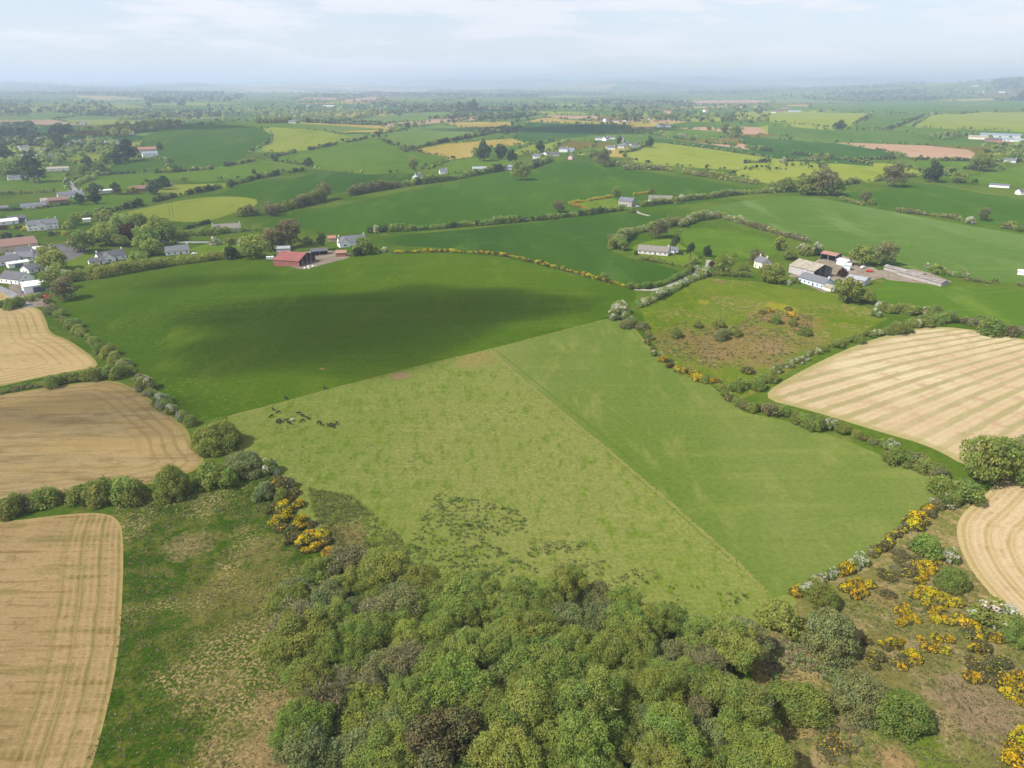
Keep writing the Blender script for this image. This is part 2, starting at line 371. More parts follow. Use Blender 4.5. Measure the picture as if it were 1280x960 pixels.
# name, material, photo outline, smoothing passes, local point spacing (m)
FIELDS = [
    ('stubble_field', 'stubble_upper', [(-60, 388), (0, 386), (47, 381), (58, 400), (62, 417), (88, 425), (130, 457), (100, 463), (50, 472), (0, 483), (-60, 495)], 2, 4),
    ('stubble_field', 'stubble_upper', [(-60, 352), (0, 357), (22, 371), (0, 376), (-60, 384)], 1, 5),
    ('stubble_field', 'stubble_middle', [(-170, 512), (0, 494), (70, 482), (140, 474), (165, 484), (190, 500), (210, 517), (235, 535), (240, 558), (259, 570), (243, 592), (150, 613), (60, 625), (0, 637), (-170, 660)], 2, 4),
    ('stubble_field', 'stubble_near', [(-320, 685), (0, 653), (80, 643), (128, 640), (150, 650), (154, 672), (154, 720), (150, 800), (141, 858), (115, 962), (60, 1100), (-320, 1100)], 2, 2.2),
    ('stubble_field', 'stubble_striped', [(945, 497), (1000, 464), (1060, 435), (1110, 418), (1150, 409), (1200, 409), (1280, 424), (1420, 450), (1420, 600), (1300, 585), (1215, 588), (1165, 558), (1100, 540), (1010, 512)], 2, 3),
    ('stubble_field', 'stubble_pale', [(1420, 570), (1290, 588), (1248, 600), (1228, 622), (1200, 643), (1194, 668), (1208, 705), (1240, 745), (1290, 792), (1420, 870)], 2, 2.5),
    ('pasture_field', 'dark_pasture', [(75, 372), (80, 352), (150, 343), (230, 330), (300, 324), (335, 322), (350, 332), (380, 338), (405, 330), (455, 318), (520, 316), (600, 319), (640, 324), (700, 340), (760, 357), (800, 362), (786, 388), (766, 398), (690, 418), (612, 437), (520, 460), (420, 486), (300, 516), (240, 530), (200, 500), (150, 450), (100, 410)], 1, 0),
    ('pasture_field', 'right_pasture', [(612, 437), (690, 418), (766, 398), (790, 408), (812, 432), (835, 455), (880, 476), (905, 494), (930, 515), (1000, 530), (1060, 552), (1130, 580), (1200, 606), (1130, 660), (1050, 715), (1000, 740), (966, 747), (850, 645), (760, 566), (670, 490)], 0, 0),
    ('pasture_field', 'rough_pasture', [(285, 520), (420, 484), (520, 458), (612, 435), (690, 490), (800, 580), (1000, 745), (985, 775), (940, 800), (700, 830), (430, 800), (400, 690), (340, 590), (290, 552)], 0, 0),
    ('woodland_floor', 'wood_floor', [(388, 735), (440, 715), (520, 740), (700, 745), (850, 790), (945, 800), (920, 870), (945, 970), (990, 1120), (450, 1120), (425, 960), (405, 860), (400, 790)], 1, 0),
    ('rough_grassland', 'wet_rough', [(120, 660), (160, 620), (240, 600), (330, 575), (360, 620), (400, 700), (390, 780), (380, 880), (420, 1120), (60, 1120), (110, 960), (140, 860)], 0, 0),
    ('heath_ground', 'heath', [(940, 770), (1000, 735), (1060, 705), (1150, 655), (1200, 620), (1230, 610), (1300, 800), (1420, 880), (1420, 1120), (980, 1120), (940, 850)], 0, 0),
    ('meadow_field', 'scrub_meadow', [(800, 383), (840, 365), (870, 347), (950, 352), (1000, 362), (1050, 368), (1110, 398), (1060, 425), (1000, 455), (930, 500), (880, 472), (840, 455), (812, 425)], 0, 0),
    ('pasture_field', 'bright_green', [(1090, 367), (1110, 350), (1180, 357), (1280, 362), (1420, 375), (1420, 425), (1280, 412), (1200, 402), (1120, 388)], 0, 0),
    ('cereal_field', 'right_green', [(870, 262), (930, 250), (1000, 243), (1100, 262), (1200, 280), (1300, 297), (1420, 315), (1420, 368), (1280, 355), (1180, 345), (1090, 325), (1010, 302), (960, 292), (900, 272)], 1, 0),
    ('cereal_field', 'mid_green', [(470, 296), (620, 284), (780, 264), (850, 268), (800, 285), (765, 300), (765, 318), (850, 337), (860, 347), (820, 360), (780, 356), (700, 333), (640, 317), (560, 310), (490, 308)], 1, 0),
    ('pasture_field', 'bright_green', [(848, 290), (870, 284), (930, 290), (978, 305), (965, 322), (900, 322), (860, 312)], 1, 0),
    ('garden_lawn', 'garden', [(782, 310), (830, 296), (850, 305), (880, 325), (870, 335), (800, 322)], 1, 0),
    ('garden_lawn', 'garden', [(728, 262), (716, 254), (765, 247), (790, 258), (775, 264)], 0, 0),
    ('cereal_field', 'hill_green', [(300, 282), (420, 258), (520, 236), (600, 222), (680, 203), (720, 201), (780, 211), (900, 229), (945, 238), (860, 257), (780, 263), (640, 278), (480, 294), (400, 288)], 1, 0),
    ('pasture_field', 'olive', [(775, 195), (790, 183), (815, 177), (880, 185), (960, 197), (1040, 207), (1010, 213), (900, 212), (860, 209), (800, 205)], 1, 0),
    ('pasture_field', 'deep_green', [(812, 172), (880, 180), (960, 190), (1080, 201), (1090, 208), (960, 197), (880, 185), (815, 177)], 0, 0),
    ('pasture_field', 'olive', [(900, 214), (1010, 206), (1105, 202), (1155, 214), (1150, 220), (1095, 226), (1050, 232), (1000, 236), (950, 228)], 1, 0),
    ('pasture_field', 'bright_green', [(1110, 204), (1210, 200), (1222, 206), (1182, 220), (1155, 214)], 0, 0),
    ('pasture_field', 'bright_green', [(1190, 224), (1280, 207), (1420, 204), (1420, 236), (1280, 232), (1207, 230)], 0, 0),
    ('cereal_field', 'hill_green', [(1042, 242), (1100, 237), (1135, 229), (1172, 231), (1225, 241), (1280, 248), (1420, 265), (1420, 305), (1280, 287), (1235, 280), (1185, 270), (1135, 262), (1100, 257)], 0, 0),
    ('pasture_field', 'yellow_green', [(127, 272), (212, 253), (265, 245), (320, 247), (322, 257), (287, 268), (255, 278), (200, 276)], 1, 0),
    ('pasture_field', 'hill_green', [(265, 244), (330, 224), (370, 223), (400, 226), (360, 245), (320, 248)], 0, 0),
    ('cereal_field', 'bright_green', [(5, 268), (120, 243), (210, 242), (207, 249), (120, 266), (95, 271), (28, 275)], 0, 0),
    ('pasture_field', 'yellow_green', [(195, 240), (215, 231), (282, 229), (282, 236), (215, 246)], 0, 0),
    ('pasture_field', 'bright_green', [(97, 222), (175, 216), (250, 212), (330, 200), (390, 208), (320, 221), (250, 228), (215, 223), (160, 236), (97, 236)], 0, 0),
    ('pasture_field', 'bright_green', [(0, 222), (50, 219), (82, 216), (85, 240), (0, 241), (-80, 244), (-80, 224)], 0, 0),
    ('pasture_field', 'hill_green', [(122, 217), (160, 199), (205, 199), (212, 214)], 0, 0),
    ('pasture_field', 'yellow_green', [(75, 198), (145, 181), (178, 176), (170, 186), (120, 201), (100, 206)], 0, 0),
    ('cereal_field', 'hill_green', [(175, 172), (200, 163), (237, 155), (320, 157), (345, 172), (320, 187), (300, 200), (262, 212), (215, 214), (205, 199), (180, 190)], 1, 0),
    ('pasture_field', 'olive', [(320, 158), (395, 162), (445, 172), (420, 180), (370, 190), (320, 190), (345, 174)], 1, 0),
    ('cereal_field', 'bright_green', [(330, 197), (380, 187), (425, 178), (462, 172), (485, 177), (507, 188), (557, 196), (535, 206), (517, 216), (460, 218), (402, 212)], 0, 0),
    ('cereal_field', 'pale_green', [(467, 170), (505, 162), (545, 156), (605, 162), (585, 170), (555, 178), (512, 186), (490, 180)], 0, 0),
    ('dry_field', 'tan', [(507, 189), (557, 180), (600, 176), (640, 173), (660, 180), (595, 186), (590, 196), (560, 200), (555, 196)], 0, 0),
    ('pasture_field', 'bright_green', [(535, 212), (560, 202), (592, 197), (640, 200), (640, 206), (560, 218)], 0, 0),
    ('pasture_field', 'mid_green', [(300, 236), (380, 220), (402, 213), (460, 219), (517, 217), (520, 228), (440, 238), (380, 250), (330, 258), (322, 248), (370, 240)], 0, 0),
    ('dry_field', 'tan', [(550, 153), (640, 152), (640, 157), (620, 161), (570, 159)], 0, 0),
    ('ploughed_field', 'pink', [(480, 155), (540, 149), (597, 145), (597, 150), (545, 154), (480, 159)], 0, 0),
    ('pasture_field', 'pale_green', [(425, 152), (510, 141), (560, 140), (575, 145), (480, 154)], 0, 0),
    ('ploughed_field', 'pink', [(420, 126), (470, 121), (480, 125), (460, 128)], 0, 0),
    ('pasture_field', 'deep_green', [(640, 173), (660, 153), (780, 156), (787, 161), (765, 167), (710, 173), (675, 182)], 0, 0),
    ('fallow_field', 'brown', [(692, 183), (712, 176), (747, 178), (740, 186), (695, 188)], 0, 0),
    ('dry_field', 'yellow_green', [(640, 190), (660, 182), (712, 173), (700, 181), (692, 188), (650, 194)], 0, 0),
    ('dry_field', 'tan', [(655, 152), (682, 147), (712, 150), (790, 154), (780, 156), (715, 155)], 0, 0),
    ('ploughed_field', 'pink', [(680, 144), (747, 145), (747, 149), (682, 148)], 0, 0),
    ('pasture_field', 'bright_green', [(792, 166), (820, 158), (905, 165), (915, 172), (855, 176), (825, 171)], 0, 0),
    ('dry_field', 'olive', [(920, 140), (960, 139), (1090, 142), (1067, 157), (1042, 160), (960, 152), (910, 148)], 0, 0),
    ('cereal_field', 'far_green', [(1092, 143), (1155, 142), (1110, 162), (1070, 160)], 0, 0),
    ('cereal_field', 'far_green', [(1012, 131), (1120, 126), (1280, 126), (1420, 126), (1420, 139), (1280, 139), (1230, 140), (1200, 143), (1160, 142), (1090, 141), (1012, 137)], 0, 0),
    ('pasture_field', 'yellow_green', [(1162, 144), (1225, 141), (1420, 139), (1420, 167), (1280, 165), (1140, 159)], 0, 0),
    ('cereal_field', 'far_green', [(960, 156), (1040, 163), (1115, 163), (1170, 170), (1160, 182), (1080, 178), (1042, 178), (960, 168)], 0, 0),
    ('ploughed_field', 'pink', [(1045, 178), (1080, 179), (1160, 182), (1210, 187), (1225, 195), (1210, 200), (1172, 199), (1135, 196), (1095, 187)], 0, 0),
    ('pasture_field', 'deep_green', [(920, 170), (1042, 179), (1095, 187), (1132, 197), (1060, 199), (992, 201), (940, 190)], 0, 0),
    ('car_park', 'tarmac', [(30, 318), (60, 305), (100, 306), (112, 314), (85, 326), (30, 326)], 0, 0),
    ('farm_yard', 'yard', [(10, 352), (28, 352), (60, 372), (66, 383), (36, 384), (12, 364)], 0, 0),
    ('farm_yard', 'yard', [(335, 326), (395, 342), (430, 326), (440, 318), (405, 312), (350, 318)], 0, 0),
    ('farm_yard', 'yard', [(985, 345), (1040, 315), (1085, 330), (1110, 345), (1060, 358), (1030, 366)], 0, 0),
    ('farm_yard', 'yard', [(1090, 338), (1150, 336), (1190, 352), (1170, 360), (1110, 350)], 0, 0),
    ('garden_lawn', 'garden', [(85, 318), (110, 312), (128, 318), (112, 338), (84, 336)], 0, 0),
    ('garden_lawn', 'garden', [(230, 313), (258, 305), (300, 303), (320, 312), (260, 320)], 0, 0),
]


def chaikin(p, n):
    for _ in range(n):
        q = []
        for i in range(len(p)):
            a, b = p[i], p[(i + 1) % len(p)]
            q += [(.75 * a[0] + .25 * b[0], .75 * a[1] + .25 * b[1]), (.25 * a[0] + .75 * b[0], .25 * a[1] + .75 * b[1])]
        p = q
    return p


def densify(p, step, closed=True):
    q = []; n = len(p)
    for i in range(n if closed else n - 1):
        a, b = np.array(p[i], float), np.array(p[(i + 1) % n], float)
        k = max(1, int(np.linalg.norm((b - a) * (1, 1.6)) / step))
        q += [tuple(a + (b - a) * j / k) for j in range(k)]
    if not closed: q.append(tuple(p[-1]))
    return q


YC = 60.0
def to_map(xy):   # conformal chart of the land: even detail from the wood to the horizon
    return np.stack([xy[:, 0] / (xy[:, 1] + YC), np.log(xy[:, 1] + YC)], 1) * 10


def from_map(st):
    y = np.exp(st[:, 1] / 10) - YC
    return np.stack([st[:, 0] / 10 * (y + YC), y], 1)


def inside(pts, poly):
    x, y = pts[:, 0], pts[:, 1]; c = np.zeros(len(pts), bool)
    j = len(poly) - 1
    for i in range(len(poly)):
        xi, yi = poly[i]; xj, yj = poly[j]
        if yi != yj:
            c ^= ((yi > y) != (yj > y)) & (x < (xj - xi) * (y - yi) / (yj - yi) + xi)
        j = i
    return c


def seg_dist(P, line):
    best = np.full(len(P), 1e9)
    for a, b in zip(line[:-1], line[1:]):
        a, b = np.array(a), np.array(b); ab = b - a
        t = np.clip(((P - a) @ ab) / max(ab @ ab, 1e-9), 0, 1)
        best = np.minimum(best, np.linalg.norm(P - (a + t[:, None] * ab), axis=1))
    return best


polysW = []
for nm, mt, px, ch, sp in FIELDS:
    q = densify(chaikin(px, ch), 14)
    polysW.append(ground_at(q)[:, :2])
polysM = [to_map(p) for p in polysW]
mapped = np.zeros(0)

# the unmapped country beyond: an irregular patchwork of small fields
pv, pe = [], []
def add_pts(arr, closed=False, edges=True):
    k = len(pv)
    pv.extend([tuple(a) for a in arr])
    n = len(arr)
    if edges:
        pe.extend([(k + i, k + i + 1) for i in range(n - 1)])
        if closed: pe.append((k + n - 1, k))


for p in polysM: add_pts(p, True)
CELL_S, CELL_T = 1.0, 1.15
t0, t1 = 10 * math.log(1250 + YC), 10 * math.log(24000)
rows_n = int((t1 - t0) / CELL_T)
cols_n = 24
node = {}
for r in range(rows_n + 1):
    for c in range(cols_n + 1):
        node[r, c] = np.array([(c - cols_n / 2) * CELL_S + (.5 if r % 2 else 0) + rng.uniform(-.3, .3), t0 + r * CELL_T + rng.uniform(-.3, .3) + .28 * math.sin(c * .8)])
cell_edges = []
for r in range(rows_n):
    for c in range(cols_n):
        if c < cols_n: cell_edges.append((node[r, c], node[r, c + 1]))
        cell_edges.append((node[r, c], node[r + 1, c]))
allpoly = polysM


def in_fields(pts):
    m = np.zeros(len(pts), bool)
    for p in allpoly: m |= inside(pts, p)
    return m


far_edges = []
mids = np.array([(a + b) / 2 for a, b in cell_edges]); e0 = np.array([a for a, b in cell_edges]); e1 = np.array([b for a, b in cell_edges])
free = ~(in_fields(mids) | in_fields(e0) | in_fields(e1))
for (a, b), f in zip(cell_edges, free):
    if f:
        far_edges.append((a, b))
        add_pts(np.array([a + (b - a) * i / 3 for i in range(4)]))
# even spread of points over all the land
gs = np.arange(-13, 13.01, .3); gt = np.arange(10 * math.log(14 + YC), 10 * math.log(46000), .3)
S, Tt = np.meshgrid(gs, gt)
gp = np.stack([S.ravel(), Tt.ravel()], 1) + rng.uniform(-.05, .05, (S.size, 2))
add_pts(gp, edges=False)
for (nm, mt, px, ch, sp), pw, pm in zip(FIELDS, polysW, polysM):
    if sp:
        lo, hi = pw.min(0), pw.max(0)
        X, Y = np.meshgrid(np.arange(lo[0], hi[0], sp), np.arange(lo[1], hi[1], sp))
        q = np.stack([X.ravel(), Y.ravel()], 1) + rng.uniform(-.2, .2, (X.size, 2)) * sp
        q = q[(q[:, 1] > 20)]
        q = to_map(q); q = q[inside(q, pm)]
        add_pts(q, edges=False)
cv, ce, cf, _, _, _ = delaunay_2d_cdt([Vector(p) for p in pv], pe, [], 0, 1e-5, False)
cv = np.array([(v.x, v.y) for v in cv]); tri = np.array(cf, np.int32)
XY = from_map(cv)
V3 = np.concatenate([XY, hgt(XY[:, 0], XY[:, 1])[:, None]], 1)
cen = cv[tri].mean(1)
a3 = XY[tri]; area = (a3[:, 1, 0] - a3[:, 0, 0]) * (a3[:, 2, 1] - a3[:, 0, 1]) - (a3[:, 2, 0] - a3[:, 0, 0]) * (a3[:, 1, 1] - a3[:, 0, 1])
tri[area < 0] = tri[area < 0][:, ::-1]
owner = np.full(len(tri), -1)
for i, pm in enumerate(polysM):
    m = (owner < 0) & inside(cen, pm)
    owner[m] = i


def submesh(name, sel, mats, mi=None, attrs=None):
    f = tri[sel]; used, inv = np.unique(f, return_inverse=True)
    me = np_mesh(name, V3[used], inv.reshape(-1, 3), mats, mi, smooth=True)
    if attrs:
        for k, fn in attrs.items():
            a = me.attributes.new(k, 'FLOAT', 'POINT'); a.data.foreach_set('value', fn(XY[used]).astype(np.float32))
    return me


fan = G(1570, 350)[:2]
def swath(P):      # mower runs that draw together towards the far corner
    d = P - fan
    return 900 + 320 * np.arctan2(d[:, 1], -d[:, 0])


near_guide = ground_at(densify([(170, 600), (158, 650), (155, 672), (155, 720), (151, 800), (142, 858), (116, 962), (60, 1100)], 14, False))[:, :2]
FLABEL = {'dark_pasture': 'dark green pasture under a cloud shadow', 'rough_pasture': 'yellowish grazed pasture with black cattle', 'right_pasture': 'smooth mid green pasture'}
for i, (nm, mt, px, ch, sp) in enumerate(FIELDS):
    sel = owner == i
    if not sel.any(): continue
    at = None
    if mt.startswith('stubble'):
        ring = list(polysW[i]) + [polysW[i][0]]
        at = {'edge': lambda P, ring=ring: seg_dist(P, ring)}
        if mt == 'stubble_striped': at['row'] = swath
        if mt == 'stubble_near': at['row'] = lambda P: seg_dist(P, list(near_guide))
    o = link(nm, submesh(nm, sel, [M[mt]], None, at)); o['kind'] = 'structure'
# everything else is one sheet reaching the horizon
sel = owner < 0
cc = cen[sel]; wy = from_map(cc)[:, 1]
mats = [M['ground'], M['bright_green'], M['far_green'], M['deep_green'], M['olive'], M['pale_green'], M['tan'], M['pink'], M['far_wood'], M['brown']]
ci = np.floor((cc[:, 0] / CELL_S) + cols_n / 2).astype(int); cell_of = np.full(len(cc), -1)
for r in range(rows_n):
    for c in range(cols_n):
        quad = np.array([node[r, c], node[r, c + 1], node[r + 1, c + 1], node[r + 1, c]])
        lo, hi = quad.min(0), quad.max(0)
        k = np.where((cc[:, 0] >= lo[0]) & (cc[:, 0] <= hi[0]) & (cc[:, 1] >= lo[1]) & (cc[:, 1] <= hi[1]))[0]
        if len(k): cell_of[k[inside(cc[k], quad)]] = r * cols_n + c
cell_mat = {}
wood_cells = []
for r in range(rows_n):
    for c in range(cols_n):
        w = [0, 22, 20, 16, 8, 10, 5, 3, 8, 5]
        if c < cols_n * .45: w = [0, 18, 15, 14, 7, 12, 4, 1, 10, 5]
        if r > rows_n * .55: w = [0, 14, 12, 10, 7, 14, 8, 2, 16, 4]
        k = rnd.choices(range(10), w)[0]
        cell_mat[r * cols_n + c] = k
        if k == 8: wood_cells.append((r, c))
mi = np.array([cell_mat.get(k, 0) for k in cell_of])
g = link('ground', submesh('ground', sel, mats, mi)); g['kind'] = 'structure'


# ------------------------------------------------------------------ tracks and roads draped on the land
def ribbon_mat(name, c1, c2, soft, fade):
    T = NT(name); P = T.pos()
    a = T.math('ABSOLUTE', T.attr('across').outputs['Fac'])
    nz = T.noise(P, .6, 6, .7)
    c = T.mix(T.step(T.noise(P, .2, 5, .6), .35, .65), c1, c2)
    d = T.n('ShaderNodeBsdfDiffuse'); T.set(d.inputs[0], c)
    tr = T.n('ShaderNodeBsdfTransparent')
    m = T.n('ShaderNodeMixShader')
    e = T.math('ADD', a, T.math('MULTIPLY', T.math('SUBTRACT', nz, .5), soft))
    f = T.math('MULTIPLY', T.step(e, 1.0, 1 - soft * .6), fade)      # worn in flecks, with whole grass between them
    T.set(m.inputs[0], T.math('GREATER_THAN', T.noise(P, 1.6, 4, .6), T.math('SUBTRACT', .70, T.math('MULTIPLY', f, .48))))
    T.set(m.inputs[1], tr.outputs[0]); T.set(m.inputs[2], d.outputs[0]); T.set(T.out.inputs[0], m.outputs[0])
    return T.m


M['worn_track'] = ribbon_mat('worn_track', A(160, 160, 98), A(150, 154, 88), 1.5, .6)
M['dark_line'] = ribbon_mat('dark_line', A(106, 128, 58), A(114, 132, 64), 1.3, .55)
M['pale_line'] = ribbon_mat('pale_line', A(150, 160, 94), A(140, 154, 86), 1.4, .4)
M['faint_line'] = ribbon_mat('faint_line', A(108, 134, 62), A(98, 126, 56), 1.6, .5)
M['lane'] = ribbon_mat('lane', A(206, 200, 186), A(188, 182, 168), .3, 1)
M['asphalt'] = ribbon_mat('asphalt', A(176, 176, 180), A(160, 160, 164), .2, 1)


def ribbon(name, px, width, mat, lift=.03):
    c = ground_at(densify(px, 8, False))[:, :2]
    keep = [0]
    for i in range(1, len(c)):
        if np.linalg.norm(c[i] - c[keep[-1]]) > width * .6: keep.append(i)
    c = c[keep]
    t = np.gradient(c, axis=0); t /= np.maximum(np.linalg.norm(t, axis=1)[:, None], 1e-6)
    n = np.stack([-t[:, 1], t[:, 0]], 1)
    V = []; K = 5
    for k in range(K):
        q = c + n * (width * (k / (K - 1) - .5)); d = np.hypot(q[:, 0], q[:, 1])
        V.append(np.concatenate([q, (hgt(q[:, 0], q[:, 1]) + lift + d * 1.2e-4)[:, None]], 1))
    V = np.stack(V, 1); L = len(c)
    Fs = [(i * K + k, (i + 1) * K + k, (i + 1) * K + k + 1, i * K + k + 1) for i in range(L - 1) for k in range(K - 1)]
    me = np_mesh(name, V.reshape(-1, 3), np.array(Fs)[:, ::-1], [M[mat]], smooth=True)
    a = me.attributes.new('across', 'FLOAT', 'POINT'); a.data.foreach_set('value', np.tile(np.linspace(-1, 1, K), L).astype(np.float32))
    o = link(name, me); o['kind'] = 'structure'
    return o


ribbon('field_path', [(612, 437), (650, 472), (690, 505), (760, 563), (850, 640), (920, 702), (962, 745)], 3.0, 'worn_track')
ribbon('field_path', [(620, 438), (660, 470), (700, 502), (735, 530), (790, 576)], .9, 'dark_line', .05)  # narrow darker green line beside the upper half of the track
ribbon('field_path', [(290, 520), (420, 485), (520, 459), (612, 437), (690, 417), (764, 398)], 1.8, 'worn_track')
ribbon('field_path', [(492, 340), (520, 362), (545, 388), (575, 412), (604, 432)], 5, 'faint_line')
ribbon('field_path', [(768, 398), (795, 414), (815, 440), (845, 462)], 2.2, 'worn_track', .04)
ribbon('field_path', [(690, 462), (745, 497), (790, 530)], 1.6, 'pale_line')
ribbon('field_path', [(800, 482), (825, 497), (840, 510)], 1.5, 'pale_line')
ribbon('field_path', [(320, 200), (360, 206), (402, 212), (460, 216), (520, 215)], 7, 'worn_track', .1)
ribbon('field_path', [(1172, 231), (1210, 238), (1250, 245), (1300, 252)], 6, 'worn_track', .1)
ribbon('field_path', [(1190, 375), (1220, 367), (1280, 362)], 2.5, 'pale_line')
ribbon('lane', [(793, 362), (815, 363), (835, 358), (852, 347), (868, 341), (884, 337), (886, 325)], 3.6, 'lane', .06)
ribbon('road', [(82, 222), (88, 230), (96, 240), (104, 250)], 6, 'asphalt', .1)
ribbon('road', [(85, 304), (110, 296), (130, 293), (165, 300), (222, 303), (262, 303)], 7, 'asphalt', .1)
ribbon('lane', [(795, 264), (800, 267), (812, 270)], 4, 'lane', .06)
ribbon('lane', [(-20, 352), (12, 366), (36, 384)], 5, 'asphalt', .08)

# ------------------------------------------------------------------ foliage
LEAF = {
    'olive': leaf_mat('leaf_olive', (.262, .308, .070)),
    'fresh': leaf_mat('leaf_fresh_green', (.240, .300, .064)),
    'mid': leaf_mat('leaf_mid_green', (.232, .286, .064)),
    'dark': leaf_mat('leaf_dark_green', (.078, .112, .042), .25),
    'willow': leaf_mat('leaf_grey_green', (.225, .250, .095)),
    'brown': leaf_mat('leaf_brownish_bud', (.222, .222, .088)),
    'conifer': leaf_mat('leaf_dull_conifer', (.105, .100, .040), .1, .1),
    'copper': leaf_mat('leaf_copper', (.110, .050, .036), .1),
    'golden': leaf_mat('leaf_golden', (.46, .38, .04), .1),
    'twig': leaf_mat('bare_twig', (.250, .225, .130), .15, .05),
    'gorse': leaf_mat('gorse_spine', (.135, .128, .055)),
    'gorse_flower': leaf_mat('gorse_flower', (.62, .48, .022), .1),
    'blossom': leaf_mat('may_blossom', (.56, .55, .43), .08),
    'pinkish': leaf_mat('fading_blossom', (.34, .31, .26), .08),
    'dead': leaf_mat('dead_grass_blade', (.31, .25, .145), .1),
    'rush': leaf_mat('rush_blade', (.185, .228, .070), .3),
    'blade': leaf_mat('grass_blade', (.105, .135, .040), .1),
}
BARK = plain_mat('bark', (.15, .12, .09), .9, .3, 3)


def unit(n):
    v = rng.normal(size=(n, 3)); return v / np.linalg.norm(v, axis=1)[:, None]


def quads(C, Nn, su, sv, axis=None):
    """One four-cornered leaf spray per centre, lying across its normal (or along an axis)."""
    n = len(C)
    if axis is None:
        t = np.cross(Nn, unit(n)); t /= np.maximum(np.linalg.norm(t, axis=1)[:, None], 1e-6)
    else: t = axis
    b = np.cross(Nn, t); b /= np.maximum(np.linalg.norm(b, axis=1)[:, None], 1e-6)
    su = np.reshape(su, (-1, 1)) / 2; sv = np.reshape(sv, (-1, 1)) / 2
    k = rng.uniform(.55, 1.25, (4, n, 1))
    V = np.stack([C - t * su * k[0] - b * sv * .3, C + b * sv * k[1] - t * su * .25, C + t * su * k[2] + b * sv * .3, C - b * sv * k[3] + t * su * .25], 1)
    return V.reshape(-1, 3)


def spray(lobes, leaf, cover=1.5, cull=True, rough=.8, lum=.12, hue=.08, upbias=.25, flower=0.0, fclump=.5, zmin=.05):
    """Leaf sprays over a cluster of rounded boughs. Returns corners, tints and a blossom flag per spray."""
    Cs, Ns, Ts, Fl = [], [], [], []
    L = np.asarray(lobes, float)
    for i, (x, y, z, r) in enumerate(L):
        n = max(4, int(cover * 4 * math.pi * r * r / leaf ** 2 * .8))
        u = unit(n); u[:, 2] += upbias; u /= np.linalg.norm(u, axis=1)[:, None]
        bump = 1 + .16 * np.sin(u[:, 0] * 5 + i) * np.sin(u[:, 1] * 5 + 2 * i) * np.cos(u[:, 2] * 4 + i)
        P = np.array([x, y, z]) + u * (r * bump * rng.uniform(.7, 1.2, n))[:, None] * np.array([1, 1, .88])
        keep = P[:, 2] > zmin
        if cull:
            d = np.linalg.norm(P[:, None, :] - L[None, :, :3], axis=2) < L[None, :, 3] * .72
            d[:, i] = False
            keep &= ~d.any(1)
        P = P[keep]; u = u[keep]
        if not len(P): continue
        N_ = u + rough * unit(len(P)); N_ /= np.linalg.norm(N_, axis=1)[:, None]
        base = np.array([1 + rng.uniform(-hue, hue) * 1.6, 1.0, 1 + rng.uniform(-hue, hue)]) * (1 + rng.uniform(-lum, lum))
        Ts.append(base[None] * rng.uniform(.82, 1.18, (len(P), 1)))
        Cs.append(P); Ns.append(N_)
        pf = flower * (1 + fclump * 1.6 * (1 if rng.random() < .5 else -1))
        Fl.append((rng.random(len(P)) < np.clip(pf * (.5 + .9 * (u[:, 2] > -.1)), 0, .95)))
    C = np.concatenate(Cs); Nn = np.concatenate(Ns); T_ = np.concatenate(Ts); Fl = np.concatenate(Fl)
    s = leaf * rng.uniform(.7, 1.45, len(C))
    return quads(C, Nn, s * 1.25, s * .95), T_, Fl


def leaf_mesh(name, parts, mats):
    """parts: list of (corners, tints, material index array)."""
    V = np.concatenate([p[0] for p in parts]); T_ = np.concatenate([p[1] for p in parts]); mi = np.concatenate([p[2] for p in parts])
    return np_mesh(name, V, np.arange(len(V)).reshape(-1, 4), mats, mi, np.clip(T_, 0, 3))


def crown_lobes(Rr, H, n, zc=.60, zr=.38, rl=(.26, .42), flat=.0, bottom=-.45):
    out = []
    for k in range(n):
        u = unit(1)[0]
        if u[2] < bottom: u[2] = -u[2]
        q = rng.uniform(.5, .9) if k % 4 else rng.uniform(.1, .45)
        r = Rr * rng.uniform(*rl)
        out.append((u[0] * Rr * q * rng.uniform(.85, 1.15), u[1] * Rr * q * rng.uniform(.85, 1.15), H * zc + u[2] * H * zr * q, r))
    return out


def dome_lobes(Rr, H, n, rl=(.22, .34)):
    out = [(0, 0, H * .45, min(Rr, H) * .55)]
    for k in range(n):
        a = rng.uniform(0, 2 * math.pi); e = math.asin(rng.uniform(-.05, 1)) * .98
        r = min(Rr, H * 1.1) * rng.uniform(*rl)
        out.append(((Rr - r) * math.cos(e) * math.cos(a) * rng.uniform(.88, 1.06), (Rr - r) * math.cos(e) * math.sin(a) * rng.uniform(.88, 1.06), max(r * .4, (H - r) * math.sin(e) * rng.uniform(.88, 1.06) + r * .3), r))
    return out


def twigs(lobes, n, length=1.3, w=.07):
    L = np.asarray(lobes); k = rng.integers(0, len(L), n)
    u = unit(n); u[:, 2] = np.abs(u[:, 2]) * 1.2; u /= np.linalg.norm(u, axis=1)[:, None]
    C = L[k, :3] + u * L[k, 3:4] * rng.uniform(.3, 1.1, (n, 1))
    N_ = np.cross(u, unit(n)); N_ /= np.linalg.norm(N_, axis=1)[:, None]
    return quads(C, N_, length * rng.uniform(.6, 1.3, n), np.full(n, w * 2.2), u), np.repeat(rng.uniform(.7, 1.3, (n, 1)), 3, 1)


